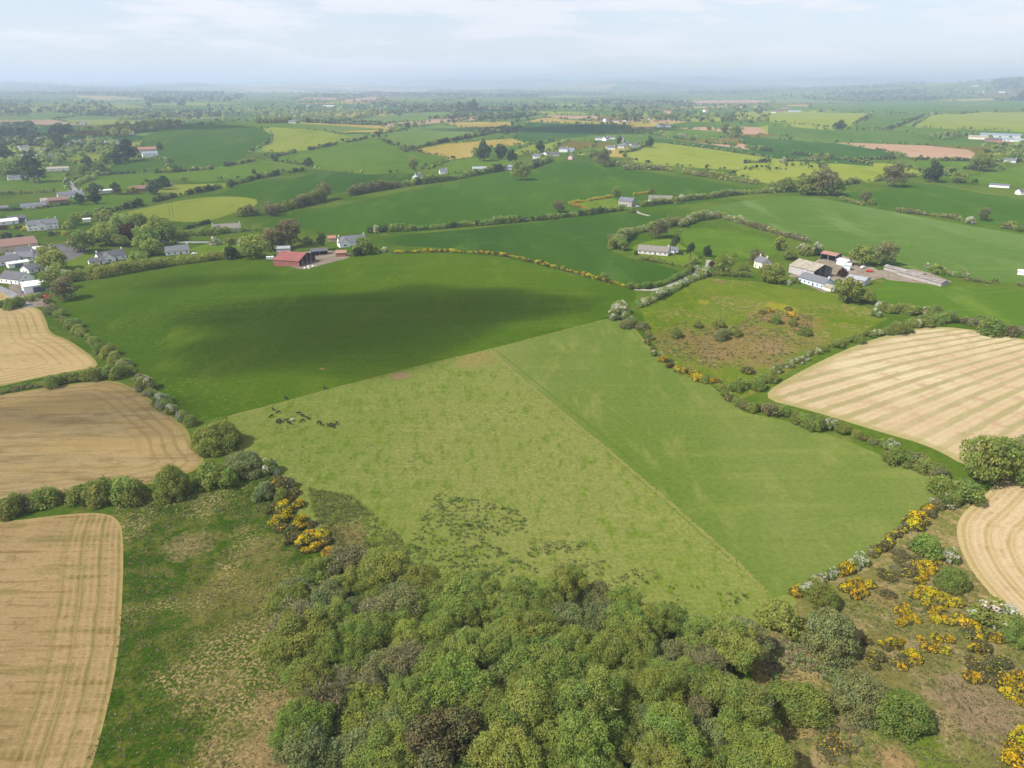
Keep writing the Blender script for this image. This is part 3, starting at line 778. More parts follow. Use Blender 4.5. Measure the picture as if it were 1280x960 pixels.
def trunk_mesh(name, H, Rr, rad, limbs=6, top=.72, bare=False):
    b = MB()
    b.tube([(0, 0, -.6), (.05, .03, H * .2), (-.05, .1, H * .45), (.1, 0, H * top)], [rad * 1.35, rad, rad * .7, rad * .2], 7)
    for k in range(limbs):
        a = 2 * math.pi * k / limbs + rng.uniform(-.4, .4); z = H * rng.uniform(.22, .5); q = Rr * rng.uniform(.45, .8)
        m = (math.cos(a) * q * .5, math.sin(a) * q * .5, z + H * .13)
        e = (math.cos(a) * q, math.sin(a) * q, z + H * rng.uniform(.2, .36))
        b.tube([(0, 0, z), m, e], [rad * .5, rad * .32, rad * .08], 5)
        if bare:
            for j in range(3):
                aa = a + rng.uniform(-.9, .9)
                b.tube([m, (m[0] + math.cos(aa) * q * .4, m[1] + math.sin(aa) * q * .4, m[2] + H * .14), (m[0] + math.cos(aa) * q * .7, m[1] + math.sin(aa) * q * .7, m[2] + H * .3)], [rad * .25, rad * .14, rad * .04], 4)
    return b.mesh(name, [BARK])


# prototypes: kind -> list of (nominal radius, trunk mesh or None, crown mesh)
PROTO = {}
def proto_tree(key, leafname, n, Rr, H, leaf, nl, cover=1.5, **kw):
    out = []
    for _ in range(n):
        r, h = Rr * rng.uniform(.92, 1.1), H * rng.uniform(.92, 1.1)
        lob = crown_lobes(r, h, nl, **{k: v for k, v in kw.items() if k in ('zc', 'zr', 'rl', 'bottom')})
        v, t, f = spray(lob, leaf, cover)
        parts = [(v, t, np.zeros(len(t), int))]; mats = [LEAF[leafname]]
        if kw.get('twig'):
            tv, tt = twigs(lob, kw['twig'], .16 * h, kw.get('tw', .05)); parts.append((tv, tt, np.ones(len(tt), int))); mats.append(LEAF['twig'])
        out.append((Rr, trunk_mesh(key + '_trunk', h, r, .05 * Rr + .05, kw.get('limbs', 6), bare=bool(kw.get('twig'))), leaf_mesh(key + '_crown', parts, mats), H))
    PROTO[key] = out


def proto_shrub(key, leafname, n, Rr, H, leaf, nl, cover=1.6, flower=None, fl=0.0, fclump=.6, twig=0, rl=(.24, .38)):
    out = []
    for _ in range(n):
        lob = dome_lobes(Rr * rng.uniform(.93, 1.07), H * rng.uniform(.9, 1.1), nl, rl)
        v, t, f = spray(lob, leaf, cover, flower=fl, fclump=fclump)
        parts = [(v, t, f.astype(int))]; mats = [LEAF[leafname]] + ([LEAF[flower]] if flower else [])
        if twig:
            tv, tt = twigs(lob, twig, Rr * .35, .045); parts.append((tv, tt, np.full(len(tt), len(mats)))); mats.append(LEAF['twig'])
        out.append((Rr, None, leaf_mesh(key, parts, mats), H))
    PROTO[key] = out


# near wood, in fine sprays
RL = (.14, .27)
proto_tree('olive_tree', 'olive', 3, 5.2, 10.5, .22, 90, 1.35, twig=240, rl=RL)
proto_tree('fresh_tree', 'fresh', 3, 5.0, 10.5, .22, 86, 1.35, rl=RL)
proto_tree('mid_tree', 'mid', 2, 5.2, 11, .22, 86, 1.35, twig=160, rl=RL)
proto_tree('willow_tree', 'willow', 2, 5.0, 9.0, .24, 80, 1.35, zc=.52, zr=.46, rl=RL)
proto_tree('bare_tree', 'brown', 2, 5.0, 10, .27, 60, .75, twig=1300, limbs=8, rl=RL)
proto_tree('low_tree', 'olive', 2, 5.2, 8.2, .31, 80, 1.4, twig=200, rl=RL, zc=.47, zr=.5, bottom=-.9)
proto_tree('dull_conifer', 'conifer', 2, 3.4, 11.5, .30, 48, 1.9, zc=.52, zr=.5, rl=(.28, .42))
# shrubs of the nearer hedgerows
proto_shrub('green_shrub', 'mid', 3, 3.2, 4.2, .33, 26)
proto_shrub('olive_shrub', 'olive', 3, 3.2, 4.2, .33, 26, 1.4, twig=120)
proto_shrub('fresh_shrub', 'fresh', 2, 3.2, 4.0, .33, 26)
proto_shrub('willow_shrub', 'willow', 2, 3.6, 4.4, .33, 30)
proto_shrub('brown_shrub', 'brown', 2, 3.0, 3.6, .36, 24, .9, twig=420)
proto_shrub('hawthorn', 'mid', 3, 3.0, 4.0, .33, 26, 1.5, 'blossom', .26, .9)
proto_shrub('fading_hawthorn', 'olive', 2, 3.2, 3.8, .33, 26, 1.5, 'pinkish', .42, .6)
proto_shrub('white_hawthorn', 'mid', 2, 3.0, 4.2, .33, 26, 1.5, 'blossom', .44, .6)
proto_shrub('round_bush', 'mid', 2, 5.5, 6.2, .29, 80, 1.5, rl=(.17, .25))
proto_shrub('round_willow', 'willow', 2, 5.5, 6.0, .29, 80, 1.5, rl=(.17, .27))
proto_shrub('gorse_bush', 'gorse', 3, 1.9, 1.9, .26, 26, 1.5, 'gorse_flower', .32, .9)
proto_shrub('bright_gorse', 'gorse', 2, 1.9, 1.9, .26, 24, 1.5, 'gorse_flower', .66, .4)
proto_shrub('dull_gorse', 'gorse', 2, 1.9, 1.7, .26, 24, 1.4, 'gorse_flower', .06, 1.0, twig=80)
# trees and shrubs of the middle distance, in coarser sprays
FT = dict(zc=.50, zr=.50, rl=(.22, .36), bottom=-.85)
proto_tree('field_tree', 'mid', 2, 5.0, 8.6, .65, 40, 1.5, **FT)
proto_tree('field_tree_olive', 'olive', 2, 5.0, 8.6, .65, 40, 1.5, **FT)
proto_tree('field_tree_fresh', 'fresh', 2, 5.0, 8.6, .65, 40, 1.5, **FT)
proto_tree('field_tree_dark', 'dark', 2, 4.6, 8.6, .65, 40, 1.6, **FT)
proto_tree('field_tree_brown', 'brown', 2, 5.0, 9.2, .6, 40, 1.1, twig=400, tw=.08, **FT)
proto_tree('copper_tree', 'copper', 1, 4.5, 8.5, .65, 36, 1.5, **FT)
proto_tree('garden_conifer', 'dark', 1, 2.4, 9, .6, 26, 1.7, zc=.5, zr=.5)
proto_shrub('yard_shrub', 'mid', 2, 3.0, 3.6, .75, 16)
proto_shrub('yard_shrub_dark', 'dark', 2, 3.0, 3.6, .75, 16)
proto_shrub('yard_shrub_olive', 'olive', 2, 3.0, 3.6, .75, 16)
proto_shrub('yard_shrub_golden', 'golden', 1, 2.6, 3.4, .7, 14)
proto_shrub('yard_shrub_copper', 'copper', 1, 2.8, 3.2, .7, 14)
proto_shrub('yard_hawthorn', 'mid', 2, 3.0, 4.4, .75, 16, 1.5, 'blossom', .5, .5)

TREES = {'olive_tree', 'low_tree', 'fresh_tree', 'mid_tree', 'willow_tree', 'bare_tree', 'dull_conifer', 'field_tree', 'field_tree_olive', 'field_tree_fresh', 'field_tree_dark',
         'field_tree_brown', 'copper_tree', 'garden_conifer'}
NAMES = {'olive_tree': 'tree', 'low_tree': 'tree', 'fresh_tree': 'tree', 'mid_tree': 'tree', 'dull_conifer': 'conifer', 'field_tree': 'tree', 'field_tree_olive': 'tree', 'field_tree_fresh': 'tree',
         'field_tree_dark': 'tree', 'field_tree_brown': 'bare_tree', 'garden_conifer': 'conifer', 'bright_gorse': 'gorse_bush', 'dull_gorse': 'gorse_bush', 'white_hawthorn': 'hawthorn',
         'fading_hawthorn': 'hawthorn', 'yard_hawthorn': 'hawthorn'}
CAT = lambda nm: 'tree' if 'tree' in nm or 'conifer' in nm else 'gorse' if 'gorse' in nm else 'hawthorn' if 'hawthorn' in nm else 'shrub'


def plant(key, p, radius, label, group=None, hs=1.0):
    """Set one plant on the land; copies of a kind share their mesh data."""
    Rn, tr, cr, _ = rnd.choice(PROTO[key])
    s = radius / Rn
    nm = NAMES.get(key, key if key in TREES or 'gorse' in key or 'hawthorn' in key else 'shrub')
    an = .2 if tr is not None else .24
    sc = (s * rnd.uniform(1 - an, 1 + an), s * rnd.uniform(1 - an, 1 + an), s * hs)
    loc = (float(p[0]), float(p[1]), float(p[2]))
    if tr is None:
        o = link(nm, cr, None, loc, rnd.uniform(0, 6.28)); o.scale = sc
    else:
        o = link(nm, None, None, loc, rnd.uniform(0, 6.28)); o.scale = sc
        link('trunk', tr, o); link('crown', cr, o)
    return tag(o, label, CAT(nm), group)


def plant_px(key, u, v, wpx, label, group=None, hs=1.0, hfrac=.5):
    """A plant whose visible middle is at a photo point and whose width there is wpx."""
    Rn, Hn = PROTO[key][0][0], PROTO[key][0][3]
    p = G(u, v)
    for _ in range(3):
        rad = wpx * dist(p) / F / 2 * (1 if key in TREES else .88)
        hh = Hn * rad / Rn * hs
        p = G(u, v, hh * hfrac)
    return plant(key, p, rad, label, group, hs)


def along(px, step):
    """Even photo positions along a line of photo points."""
    q = densify(px, 2, False); out = [q[0]]
    acc = 0
    for a, b in zip(q[:-1], q[1:]):
        acc += math.hypot(b[0] - a[0], b[1] - a[1])
        if acc >= step: out.append(b); acc = 0
    return out


# --- the wood in front
WOOD_PX = [(392, 742), (440, 722), (520, 752), (600, 758), (700, 758), (790, 768), (852, 808), (915, 812), (935, 822), (916, 870), (926, 930), (955, 980), (1015, 1180), (380, 1180), (392, 980), (372, 880), (352, 815), (345, 770)]
wW = ground_at(WOOD_PX)[:, :2]
lo, hi = wW.min(0), wW.max(0)
spots_w = []
for _ in range(9000):
    q = rng.uniform(lo, hi)
    if q[1] < 62: continue
    if not inside(q[None], wW)[0]: continue
    if all((q[0] - s[0]) ** 2 + (q[1] - s[1]) ** 2 > 5.1 ** 2 for s in spots_w): spots_w.append(q)
WK = ['olive_tree', 'fresh_tree', 'mid_tree', 'willow_tree', 'bare_tree']
WD = {'olive_tree': 'olive green tree', 'fresh_tree': 'bright fresh green tree', 'mid_tree': 'deep green tree', 'willow_tree': 'grey green willow tree', 'bare_tree': 'brownish thinly leafed tree'}
GW = 'trees crowded together in the wood'
con = [G(536, 938, 5), G(570, 930, 5), G(548, 985, 5)]
ctr = spots_w and np.mean(spots_w, axis=0)
for q in spots_w:
    if any((q[0] - c[0]) ** 2 + (q[1] - c[1]) ** 2 < 5.0 ** 2 for c in con): continue
    z = float(hgt(*q))
    zone = 'by the rushy pasture' if q[1] > 128 and q[0] > -45 else 'beside the rough wet grass' if q[0] < -28 else 'beside the gorse heath' if q[0] > 38 else 'in the thick of the wood'
    w = {'by the rushy pasture': [10, 4, 4, 3, 3], 'beside the rough wet grass': [7, 3, 2, 7, 3], 'beside the gorse heath': [7, 9, 4, 4, 1], 'in the thick of the wood': [11, 7, 4, 4, 2]}[zone]
    k = rnd.choices(WK, w)[0]
    plant(k, (q[0], q[1], z - .1), rnd.uniform(3.9, 6.4), f'{WD[k]} of the wood {zone}', f'{WD[k]}s of the wood {zone}', rnd.uniform(.72, 1.08))
for (c, lab) in zip(con, ['tall dull brown conifer, the wider one of two side by side in the wood', 'dull brown conifer, narrower of two standing side by side in the wood', 'dull brown conifer standing in front of the two in the wood']):
    plant('dull_conifer', c, 3.8, lab, None, .95)
# low growth along its edge
for (u, v, w, k, lab) in [(352, 790, 34, 'fresh_shrub', 'bright green low shrub where wood meets rough wet grass'), (338, 815, 24, 'green_shrub', 'deep green low shrub at the wood edge by wet grass'),
                          (395, 770, 50, 'brown_shrub', 'brownish leafless shrub at the corner of the wood'), (410, 725, 70, 'olive_shrub', 'broad olive shrub at the corner of the wood below the gorse'),
                          (372, 905, 34, 'willow_shrub', 'grey green shrub bulging from the wood towards wet grass'), (880, 805, 60, 'olive_shrub', 'olive shrub at the end of the wood below the pasture'),
                          (835, 780, 46, 'green_shrub', 'deep green shrub at the tip of the wood in the pasture'), (920, 790, 60, 'brown_shrub', 'brownish shrub between the wood and the round heath bushes')]:
    plant_px(k, u, v, w, lab)

# --- single bushes near the camera (photo middle, width, kind, label)
SINGLES = [
    (213, 603, 64, 'round_bush', 'large round dark green bush beside the stubble, alone with its shadow'),
    (270, 543, 62, 'round_bush', 'big rounded bush where the dark pasture hedge meets the cattle pasture'),
    (305, 578, 52, 'round_willow', 'grey green rounded bush beside the white hawthorn'),
    (264, 590, 44, 'green_shrub', 'broad mid green bush between two larger round bushes'),
    (285, 598, 34, 'fresh_shrub', 'low fresh green bush in front of the grey green rounded bush'),
    (336, 582, 30, 'white_hawthorn', 'small white flowering hawthorn beside the grey green rounded bush'),
    (330, 613, 34, 'willow_shrub', 'low grey green bush just below the small white hawthorn'),
    (350, 605, 40, 'dull_gorse', 'brownish gorse thicket just below the small white hawthorn'),
    (352, 618, 24, 'green_shrub', 'dark low shrub above the orange gorse clump'),
    (996, 873, 70, 'round_bush', 'round mid green bush alone on the tussocky heath'),
    (1078, 868, 66, 'round_willow', 'grey green half of the double bush on the heath'),
    (1124, 884, 66, 'round_bush', 'mid green half of the double bush on the heath'),
    (1040, 790, 80, 'round_willow', 'broad grey green bush between wood and gorse heath'),
    (1029, 744, 46, 'round_bush', 'small round green bush below the hawthorn hedge'),
    (976, 771, 56, 'olive_shrub', 'olive round bush at the corner of wood and heath'),
    (1192, 722, 44, 'round_bush', 'round green bush beside the tall gorse and pale stubble'),
    (1160, 682, 36, 'fresh_shrub', 'fresh green bush in the hedge beside the pale stubble'),
    (1189, 694, 26, 'white_hawthorn', 'white hawthorn on the edge of the pale stubble'),
    (1245, 768, 46, 'hawthorn', 'half white hawthorn at the lower edge of the pale stubble'),
    (1268, 786, 40, 'round_bush', 'green bush next to the half white hawthorn by stubble'),
    (1240, 572, 66, 'low_tree', 'large olive tree at the corner of the striped stubble field'),
    (1288, 576, 56, 'low_tree', 'broad olive tree behind the pale stubble at the picture edge'),
    (1208, 614, 40, 'olive_shrub', 'rounded olive bush at the meeting of four fields'),
    (1178, 606, 34, 'fresh_shrub', 'yellow green bush at the corner of the smooth pasture'),
    (775, 384, 26, 'white_hawthorn', 'tallest white hawthorn of the clump at the pasture corner'),
    (766, 393, 20, 'white_hawthorn', 'white hawthorn on the pasture side of the corner clump'),
    (784, 395, 18, 'hawthorn', 'half white hawthorn at the heath side of the corner clump'),
    (784, 404, 20, 'willow_shrub', 'pale green shrub at the foot of the white hawthorn clump'),
    (872, 404, 17, 'olive_shrub', 'small dark olive bush alone on the scrub meadow'),
    (846, 416, 20, 'olive_shrub', 'low olive bush on brown scrub below the alone dark bush'),
    (899, 404, 20, 'green_shrub', 'upper dark bush in the cluster on the scrub meadow'),
    (902, 418, 24, 'willow_shrub', 'pale grey green bush in front of the scrub cluster'),
    (917, 413, 22, 'olive_shrub', 'olive bush beside the pale bush of the scrub cluster'),
    (971, 398, 20, 'green_shrub', 'mid green bush on the brown patch of the scrub meadow'),
    (991, 403, 14, 'fresh_shrub', 'small fresh green bush on the brown patch edge'),
    (1007, 414, 17, 'green_shrub', 'small dark bush at the lower edge of the brown patch'),
    (935, 462, 18, 'dull_gorse', 'greyish bush in rough growth above the flowering hedge'),
    (1239, 408, 30, 'fresh_shrub', 'rounded fresh green tree above the striped stubble'),
    (1063, 362, 32, 'field_tree_fresh', 'bright green tree beside the grey farm shed'),
    (1058, 358, 26, 'yard_hawthorn', 'white flowering bush below the pale blue farmhouse'),
]
for (u, v, w, k, lab) in SINGLES: plant_px(k, u, v, w, lab)


# --- hedgerows near enough to see each shrub: (line, step px, width px range, kinds with weights, place)
UNDER = []


def row_of(px, step, w0, w1, kinds, place, jit=4, hs=(.8, 1.15)):
    ks, ws = zip(*kinds.items())
    UNDER.append((px, place))
    for (u, v) in along(px, step):
        k = rnd.choices(ks, ws)[0]
        f = (v - px[0][1]) / (px[-1][1] - px[0][1] + 1e-6) if abs(px[-1][1] - px[0][1]) > 30 else .5
        f = min(1, max(0, f)); w = (w0 + (w1 - w0) * f) * rnd.uniform(.52, 1.2)
        d = {'green_shrub': 'deep green shrub', 'olive_shrub': 'olive shrub', 'fresh_shrub': 'fresh green shrub', 'willow_shrub': 'grey green shrub', 'brown_shrub': 'brown thinly leafed shrub',
             'hawthorn': 'half white hawthorn', 'white_hawthorn': 'white flowering hawthorn', 'fading_hawthorn': 'pinkish grey fading hawthorn', 'gorse_bush': 'yellow and olive gorse bush', 'bright_gorse': 'bright yellow gorse bush', 'dull_gorse': 'dull gorse bush with few flowers'}[k]
        plant_px(k, u + rnd.uniform(-jit, jit), v + rnd.uniform(-jit, jit) * .6, w, f'{d} {place}', f'{d}s {place}', rnd.uniform(*hs))


P1 = 'in the hedgerow between pale stubble and dark pasture'
row_of([(62, 376), (68, 388), (82, 402), (98, 413), (112, 424)], 9, 17, 24, {'green_shrub': 3, 'olive_shrub': 4, 'fading_hawthorn': 2, 'brown_shrub': 2}, P1)
row_of([(118, 428), (135, 440), (152, 455), (168, 468)], 10, 24, 27, {'green_shrub': 3, 'olive_shrub': 4, 'fading_hawthorn': 2, 'willow_shrub': 2}, P1)
row_of([(172, 474), (190, 490), (208, 503), (226, 518), (240, 528)], 11, 25, 22, {'green_shrub': 2, 'olive_shrub': 3, 'fading_hawthorn': 5, 'hawthorn': 2}, P1)
row_of([(0, 491), (30, 484), (52, 480)], 8, 10, 14, {'brown_shrub': 4, 'olive_shrub': 1}, 'in the thin hedge between two stubble fields', 2, (.6, .9))
row_of([(64, 476), (85, 471), (110, 467), (135, 465), (152, 462)], 9, 18, 20, {'green_shrub': 3, 'olive_shrub': 3}, 'in the thick end of the hedge between two stubble fields', 2)
row_of([(12, 634), (32, 628), (55, 622), (80, 618)], 11, 28, 32, {'green_shrub': 2, 'olive_shrub': 4, 'brown_shrub': 2}, 'in the shrub row above the nearest stubble', 3)
row_of([(100, 618), (122, 612), (150, 613), (178, 612)], 13, 38, 32, {'green_shrub': 3, 'olive_shrub': 5}, 'in the shrub row beside the large round dark bush', 3)
row_of([(0, 380), (20, 377), (44, 371), (56, 368)], 9, 15, 18, {'green_shrub': 4, 'olive_shrub': 2}, 'in the dark hedge below the white barn', 2)
P2 = 'in the hedge between smooth pasture and scrub meadow'
row_of([(792, 402), (805, 412), (815, 425)], 9, 14, 16, {'green_shrub': 3, 'dull_gorse': 3, 'willow_shrub': 1}, P2)
row_of([(808, 428), (820, 440), (832, 450), (845, 458)], 7, 12, 15, {'gorse_bush': 4, 'hawthorn': 2, 'dull_gorse': 3, 'brown_shrub': 1}, P2)
row_of([(850, 462), (868, 466), (884, 472), (898, 478)], 8, 16, 18, {'gorse_bush': 4, 'olive_shrub': 2, 'green_shrub': 2, 'bright_gorse': 1}, P2)
P3 = 'in the hedge between smooth pasture and striped stubble'
row_of([(902, 490), (915, 497), (930, 505), (945, 508)], 8, 18, 18, {'gorse_bush': 2, 'olive_shrub': 3, 'dull_gorse': 2, 'brown_shrub': 2}, P3)
row_of([(950, 508), (968, 512), (988, 518), (1010, 524), (1040, 530), (1062, 538)], 10, 24, 26, {'fresh_shrub': 4, 'olive_shrub': 4, 'hawthorn': 3, 'brown_shrub': 1}, P3)
row_of([(1070, 542), (1095, 552), (1120, 562)], 11, 22, 24, {'hawthorn': 1, 'olive_shrub': 3, 'fading_hawthorn': 1, 'dull_gorse': 2, 'green_shrub': 2}, P3)
row_of([(1125, 568), (1145, 572), (1165, 584), (1185, 597)], 11, 30, 26, {'olive_shrub': 5, 'brown_shrub': 2, 'green_shrub': 2, 'dull_gorse': 1}, P3)
P4 = 'in the flowering hedge above the striped stubble'
row_of([(905, 486), (925, 482), (945, 478), (962, 470)], 8, 20, 22, {'green_shrub': 3, 'fresh_shrub': 3, 'olive_shrub': 2}, P4)
row_of([(968, 462), (985, 456), (1000, 450), (1018, 440), (1035, 433)], 8, 17, 16, {'green_shrub': 4, 'hawthorn': 3, 'white_hawthorn': 1}, P4)
row_of([(1045, 428), (1062, 424), (1085, 418), (1105, 413)], 8, 18, 20, {'green_shrub': 3, 'fresh_shrub': 2, 'white_hawthorn': 2, 'hawthorn': 1, 'gorse_bush': 1}, P4)
row_of([(1112, 414), (1130, 408), (1150, 402), (1172, 398), (1195, 396)], 8, 20, 20, {'olive_shrub': 4, 'green_shrub': 3, 'dull_gorse': 1, 'hawthorn': 1}, P4)
row_of([(1095, 388), (1110, 384), (1130, 386), (1150, 388), (1170, 392)], 8, 17, 19, {'olive_shrub': 3, 'green_shrub': 3, 'white_hawthorn': 2}, 'in the thicket below the farm and its green strip')
row_of([(1205, 399), (1222, 402), (1258, 410), (1285, 414)], 9, 18, 18, {'fading_hawthorn': 3, 'brown_shrub': 2, 'olive_shrub': 2}, 'in the low hedge above the striped stubble beyond the fresh tree')
P5 = 'in the gorse and hawthorn hedge of the smooth pasture'
row_of([(1192, 616), (1178, 628), (1160, 640), (1142, 652)], 8, 24, 24, {'olive_shrub': 3, 'brown_shrub': 2, 'hawthorn': 3, 'gorse_bush': 3}, P5)
row_of([(1136, 655), (1120, 668), (1102, 682), (1086, 692)], 6, 20, 22, {'gorse_bush': 5, 'white_hawthorn': 2, 'dull_gorse': 3}, P5)
row_of([(1078, 698), (1060, 708), (1040, 718), (1020, 726)], 8, 24, 26, {'white_hawthorn': 3, 'hawthorn': 2, 'gorse_bush': 3, 'dull_gorse': 1}, P5)
row_of([(1012, 732), (1000, 738), (988, 744)], 7, 18, 18, {'bright_gorse': 3, 'gorse_bush': 3, 'hawthorn': 2}, P5)
# gorse clumps
def clump(px, n, w, kinds, place, hs=(.7, 1.1)):
    lo, hi = np.min(px, 0), np.max(px, 0); k = 0
    ks, ws = zip(*kinds.items()); got = []
    for _ in range(n * 40):
        q = rng.uniform(lo, hi)
        if not inside(q[None], px)[0]: continue
        if any(math.hypot(q[0] - g_[0], (q[1] - g_[1]) * 1.3) < w * .55 for g_ in got): continue
        got.append(q); kk = rnd.choices(ks, ws)[0]
        d = {'gorse_bush': 'yellow and olive gorse bush', 'bright_gorse': 'bright yellow gorse bush', 'dull_gorse': 'dull brown gorse bush', 'olive_shrub': 'olive shrub', 'brown_shrub': 'brown thinly leafed shrub', 'green_shrub': 'green shrub'}[kk]
        plant_px(kk, q[0], q[1], w * rnd.uniform(.75, 1.3), f'{d} {place}', f'{d}s {place}', rnd.uniform(*hs))
        if len(got) >= n: break


clump([(338, 632), (372, 622), (385, 640), (408, 665), (412, 690), (375, 688), (350, 668)], 22, 19, {'gorse_bush': 5, 'dull_gorse': 4, 'bright_gorse': 2}, 'in the orange clump between wood and wet grass')
clump([(345, 596), (368, 600), (378, 620), (340, 628)], 6, 20, {'dull_gorse': 4, 'brown_shrub': 2}, 'above the orange clump')
clump([(1145, 703), (1178, 698), (1172, 716), (1148, 728)], 8, 14, {'bright_gorse': 4, 'gorse_bush': 3}, 'in the tall clump beside the pale stubble')
clump([(1140, 742), (1168, 730), (1200, 755), (1202, 778), (1180, 788), (1160, 765)], 15, 15, {'bright_gorse': 3, 'gorse_bush': 5}, 'in the middle clump of the heath')
clump([(1112, 758), (1135, 752), (1148, 772), (1130, 786)], 7, 13, {'bright_gorse': 4, 'gorse_bush': 3}, 'in the small clump beside the heath path')
clump([(1150, 794), (1186, 794), (1190, 812), (1155, 812)], 6, 14, {'bright_gorse': 3, 'gorse_bush': 3}, 'in the low clump below the middle of the heath')
clump([(1052, 724), (1088, 724), (1090, 742), (1060, 742)], 7, 16, {'gorse_bush': 4, 'bright_gorse': 2}, 'under the white hawthorn hedge')
clump([(1100, 802), (1128, 800), (1158, 830), (1150, 848), (1118, 830)], 11, 14, {'gorse_bush': 4, 'dull_gorse': 3, 'bright_gorse': 2}, 'behind the double bush on the heath')
clump([(1204, 776), (1238, 775), (1250, 805), (1220, 812)], 10, 16, {'gorse_bush': 3, 'dull_gorse': 4}, 'along the lower edge of the pale stubble')
clump([(1252, 848), (1290, 842), (1290, 880), (1262, 872)], 6, 22, {'bright_gorse': 4, 'gorse_bush': 3}, 'at the picture edge on the heath')
clump([(1262, 922), (1300, 920), (1300, 958), (1266, 950)], 5, 30, {'bright_gorse': 1}, 'in the brightest clump at the bottom corner of the heath')
clump([(1205, 815), (1255, 815), (1260, 850), (1215, 855)], 8, 22, {'dull_gorse': 4, 'gorse_bush': 1}, 'in the brown growth on the heath')
clump([(1015, 770), (1010, 800), (1000, 806), (990, 800)], 3, 15, {'gorse_bush': 1}, 'between wood corner and broad grey green bush')
clump([(1060, 800), (1095, 800), (1100, 830), (1070, 830)], 6, 18, {'dull_gorse': 3}, 'just above the double bush')
clump([(1030, 905), (1070, 905), (1080, 955), (1030, 955)], 9, 20, {'dull_gorse': 3, 'brown_shrub': 1}, 'in the rough below the round heath bush', (.4, .7))
clump([(1120, 690), (1140, 680), (1150, 700), (1110, 745), (1095, 730)], 10, 18, {'dull_gorse': 3, 'brown_shrub': 2}, 'in the brown growth below the flowering hedge', (.4, .7))
clump([(940, 385), (985, 382), (1010, 395), (960, 404)], 6, 12, {'gorse_bush': 2, 'dull_gorse': 2}, 'on the brown patch of the scrub meadow', (.5, .8))


# --- rough ground cover nobody could count
def tufts(name, px_poly, n, h, mats, weights, blades=5, spread=.35, mask=None, seed=0, lean=.5):
    W = ground_at(densify(px_poly, 40))[:, :2]; lo, hi = W.min(0), W.max(0)
    q = rng.uniform(lo, hi, (n * 4, 2)); q = q[inside(q, W)]
    if mask is not None:
        q = q[rng.random(len(q)) < mask(q)]
    q = q[:n]; n = len(q)
    z = hgt(q[:, 0], q[:, 1])
    C = np.repeat(np.concatenate([q, z[:, None]], 1), blades, 0); m = len(C)
    s = np.repeat(rng.uniform(.6, 1.4, n), blades)
    a = rng.uniform(0, 2 * math.pi, m); out = np.stack([np.cos(a), np.sin(a), np.zeros(m)], 1)
    ax = out * lean + np.array([0, 0, 1.0]); ax /= np.linalg.norm(ax, axis=1)[:, None]
    hh = h * s * rng.uniform(.7, 1.2, m)
    C = C + out * (spread * s * rng.uniform(.1, 1, m))[:, None] + ax * (hh * .42)[:, None]
    N_ = np.cross(ax, np.cross(out, ax)) + .5 * unit(m); N_ -= (N_ * ax).sum(1)[:, None] * ax; N_ /= np.linalg.norm(N_, axis=1)[:, None]
    V = quads(C, N_, hh, hh * .75, ax)
    mi = np.repeat(rng.choice(len(mats), n, p=np.array(weights) / sum(weights)), blades)
    me = leaf_mesh(name, [(V, np.repeat(rng.uniform(.7, 1.3, (m, 1)), 3, 1), mi)], [LEAF[k] for k in mats])
    o = link(name, me); o['kind'] = 'stuff'
    return o


def wave(q, s, ph=0.0):
    return np.sin(q[:, 0] / s + ph + 1.7 * np.sin(q[:, 1] / s * .7 + ph)) * np.sin(q[:, 1] / s * 1.1 - ph + 1.3 * np.sin(q[:, 0] / s * .6))


tufts('rushes', [(505, 690), (545, 618), (590, 622), (655, 640), (660, 668), (600, 672), (680, 715), (600, 722), (520, 720)], 800, .42, ['rush', 'blade'], [5, 1], 7, .36, lambda q: .5 + .5 * (wave(q, 6, 1) > .0), lean=.6)
tufts('rushes', [(385, 610), (440, 620), (470, 645), (500, 670), (520, 712), (450, 725), (420, 690), (395, 650)], 2400, .34, ['rush', 'blade'], [6, 1], 6, .5, lambda q: .45 + .55 * (wave(q, 7, 2) > -.3), lean=.9)
tufts('rushes', [(660, 672), (745, 680), (750, 690), (690, 692), (650, 700)], 80, .5, ['rush'], [1], 8, .4, lambda q: .2 + .8 * (wave(q, 4, 1) > .1), lean=.7)
tufts('rushes', [(600, 700), (770, 700), (900, 740), (950, 745), (900, 765), (830, 760), (700, 725)], 220, .45, ['rush', 'blade'], [2, 2], 6, .4, lambda q: .1 + .9 * (wave(q, 5, 3) > .2), lean=.7)
tufts('rushes', [(340, 535), (380, 530), (385, 536), (352, 546)], 34, .3, ['rush', 'blade'], [1, 1], 5, .35, lean=.9)
tufts('rushes', [(320, 525), (500, 500), (560, 560), (500, 620), (400, 600), (340, 560)], 160, .32, ['rush', 'blade'], [1, 2], 6, .4, lambda q: .1 + .9 * (wave(q, 8, 2) > .3), lean=.7)
tufts('tussock_grass', [(160, 640), (330, 600), (385, 680), (350, 790), (385, 930), (400, 1000), (90, 1000), (140, 860), (160, 700)], 6500, .26, ['blade', 'dead'], [3, 2], 5, .3, lambda q: .35 + .65 * (wave(q, 5, 1) > -.2), lean=.9)
tufts('tussock_grass', [(950, 800), (1040, 760), (1160, 680), (1290, 800), (1290, 1000), (1000, 1000)], 6000, .28, ['blade', 'dead', 'gorse'], [4, 2, 3], 5, .32, lambda q: .3 + .7 * (wave(q, 4, 2) > -.3), lean=.9)
tufts('tussock_grass', [(950, 800), (1010, 798), (1060, 830), (1075, 868), (1000, 838), (960, 860)], 420, .55, ['dead', 'rush'], [3, 3], 10, .6, lean=.8)
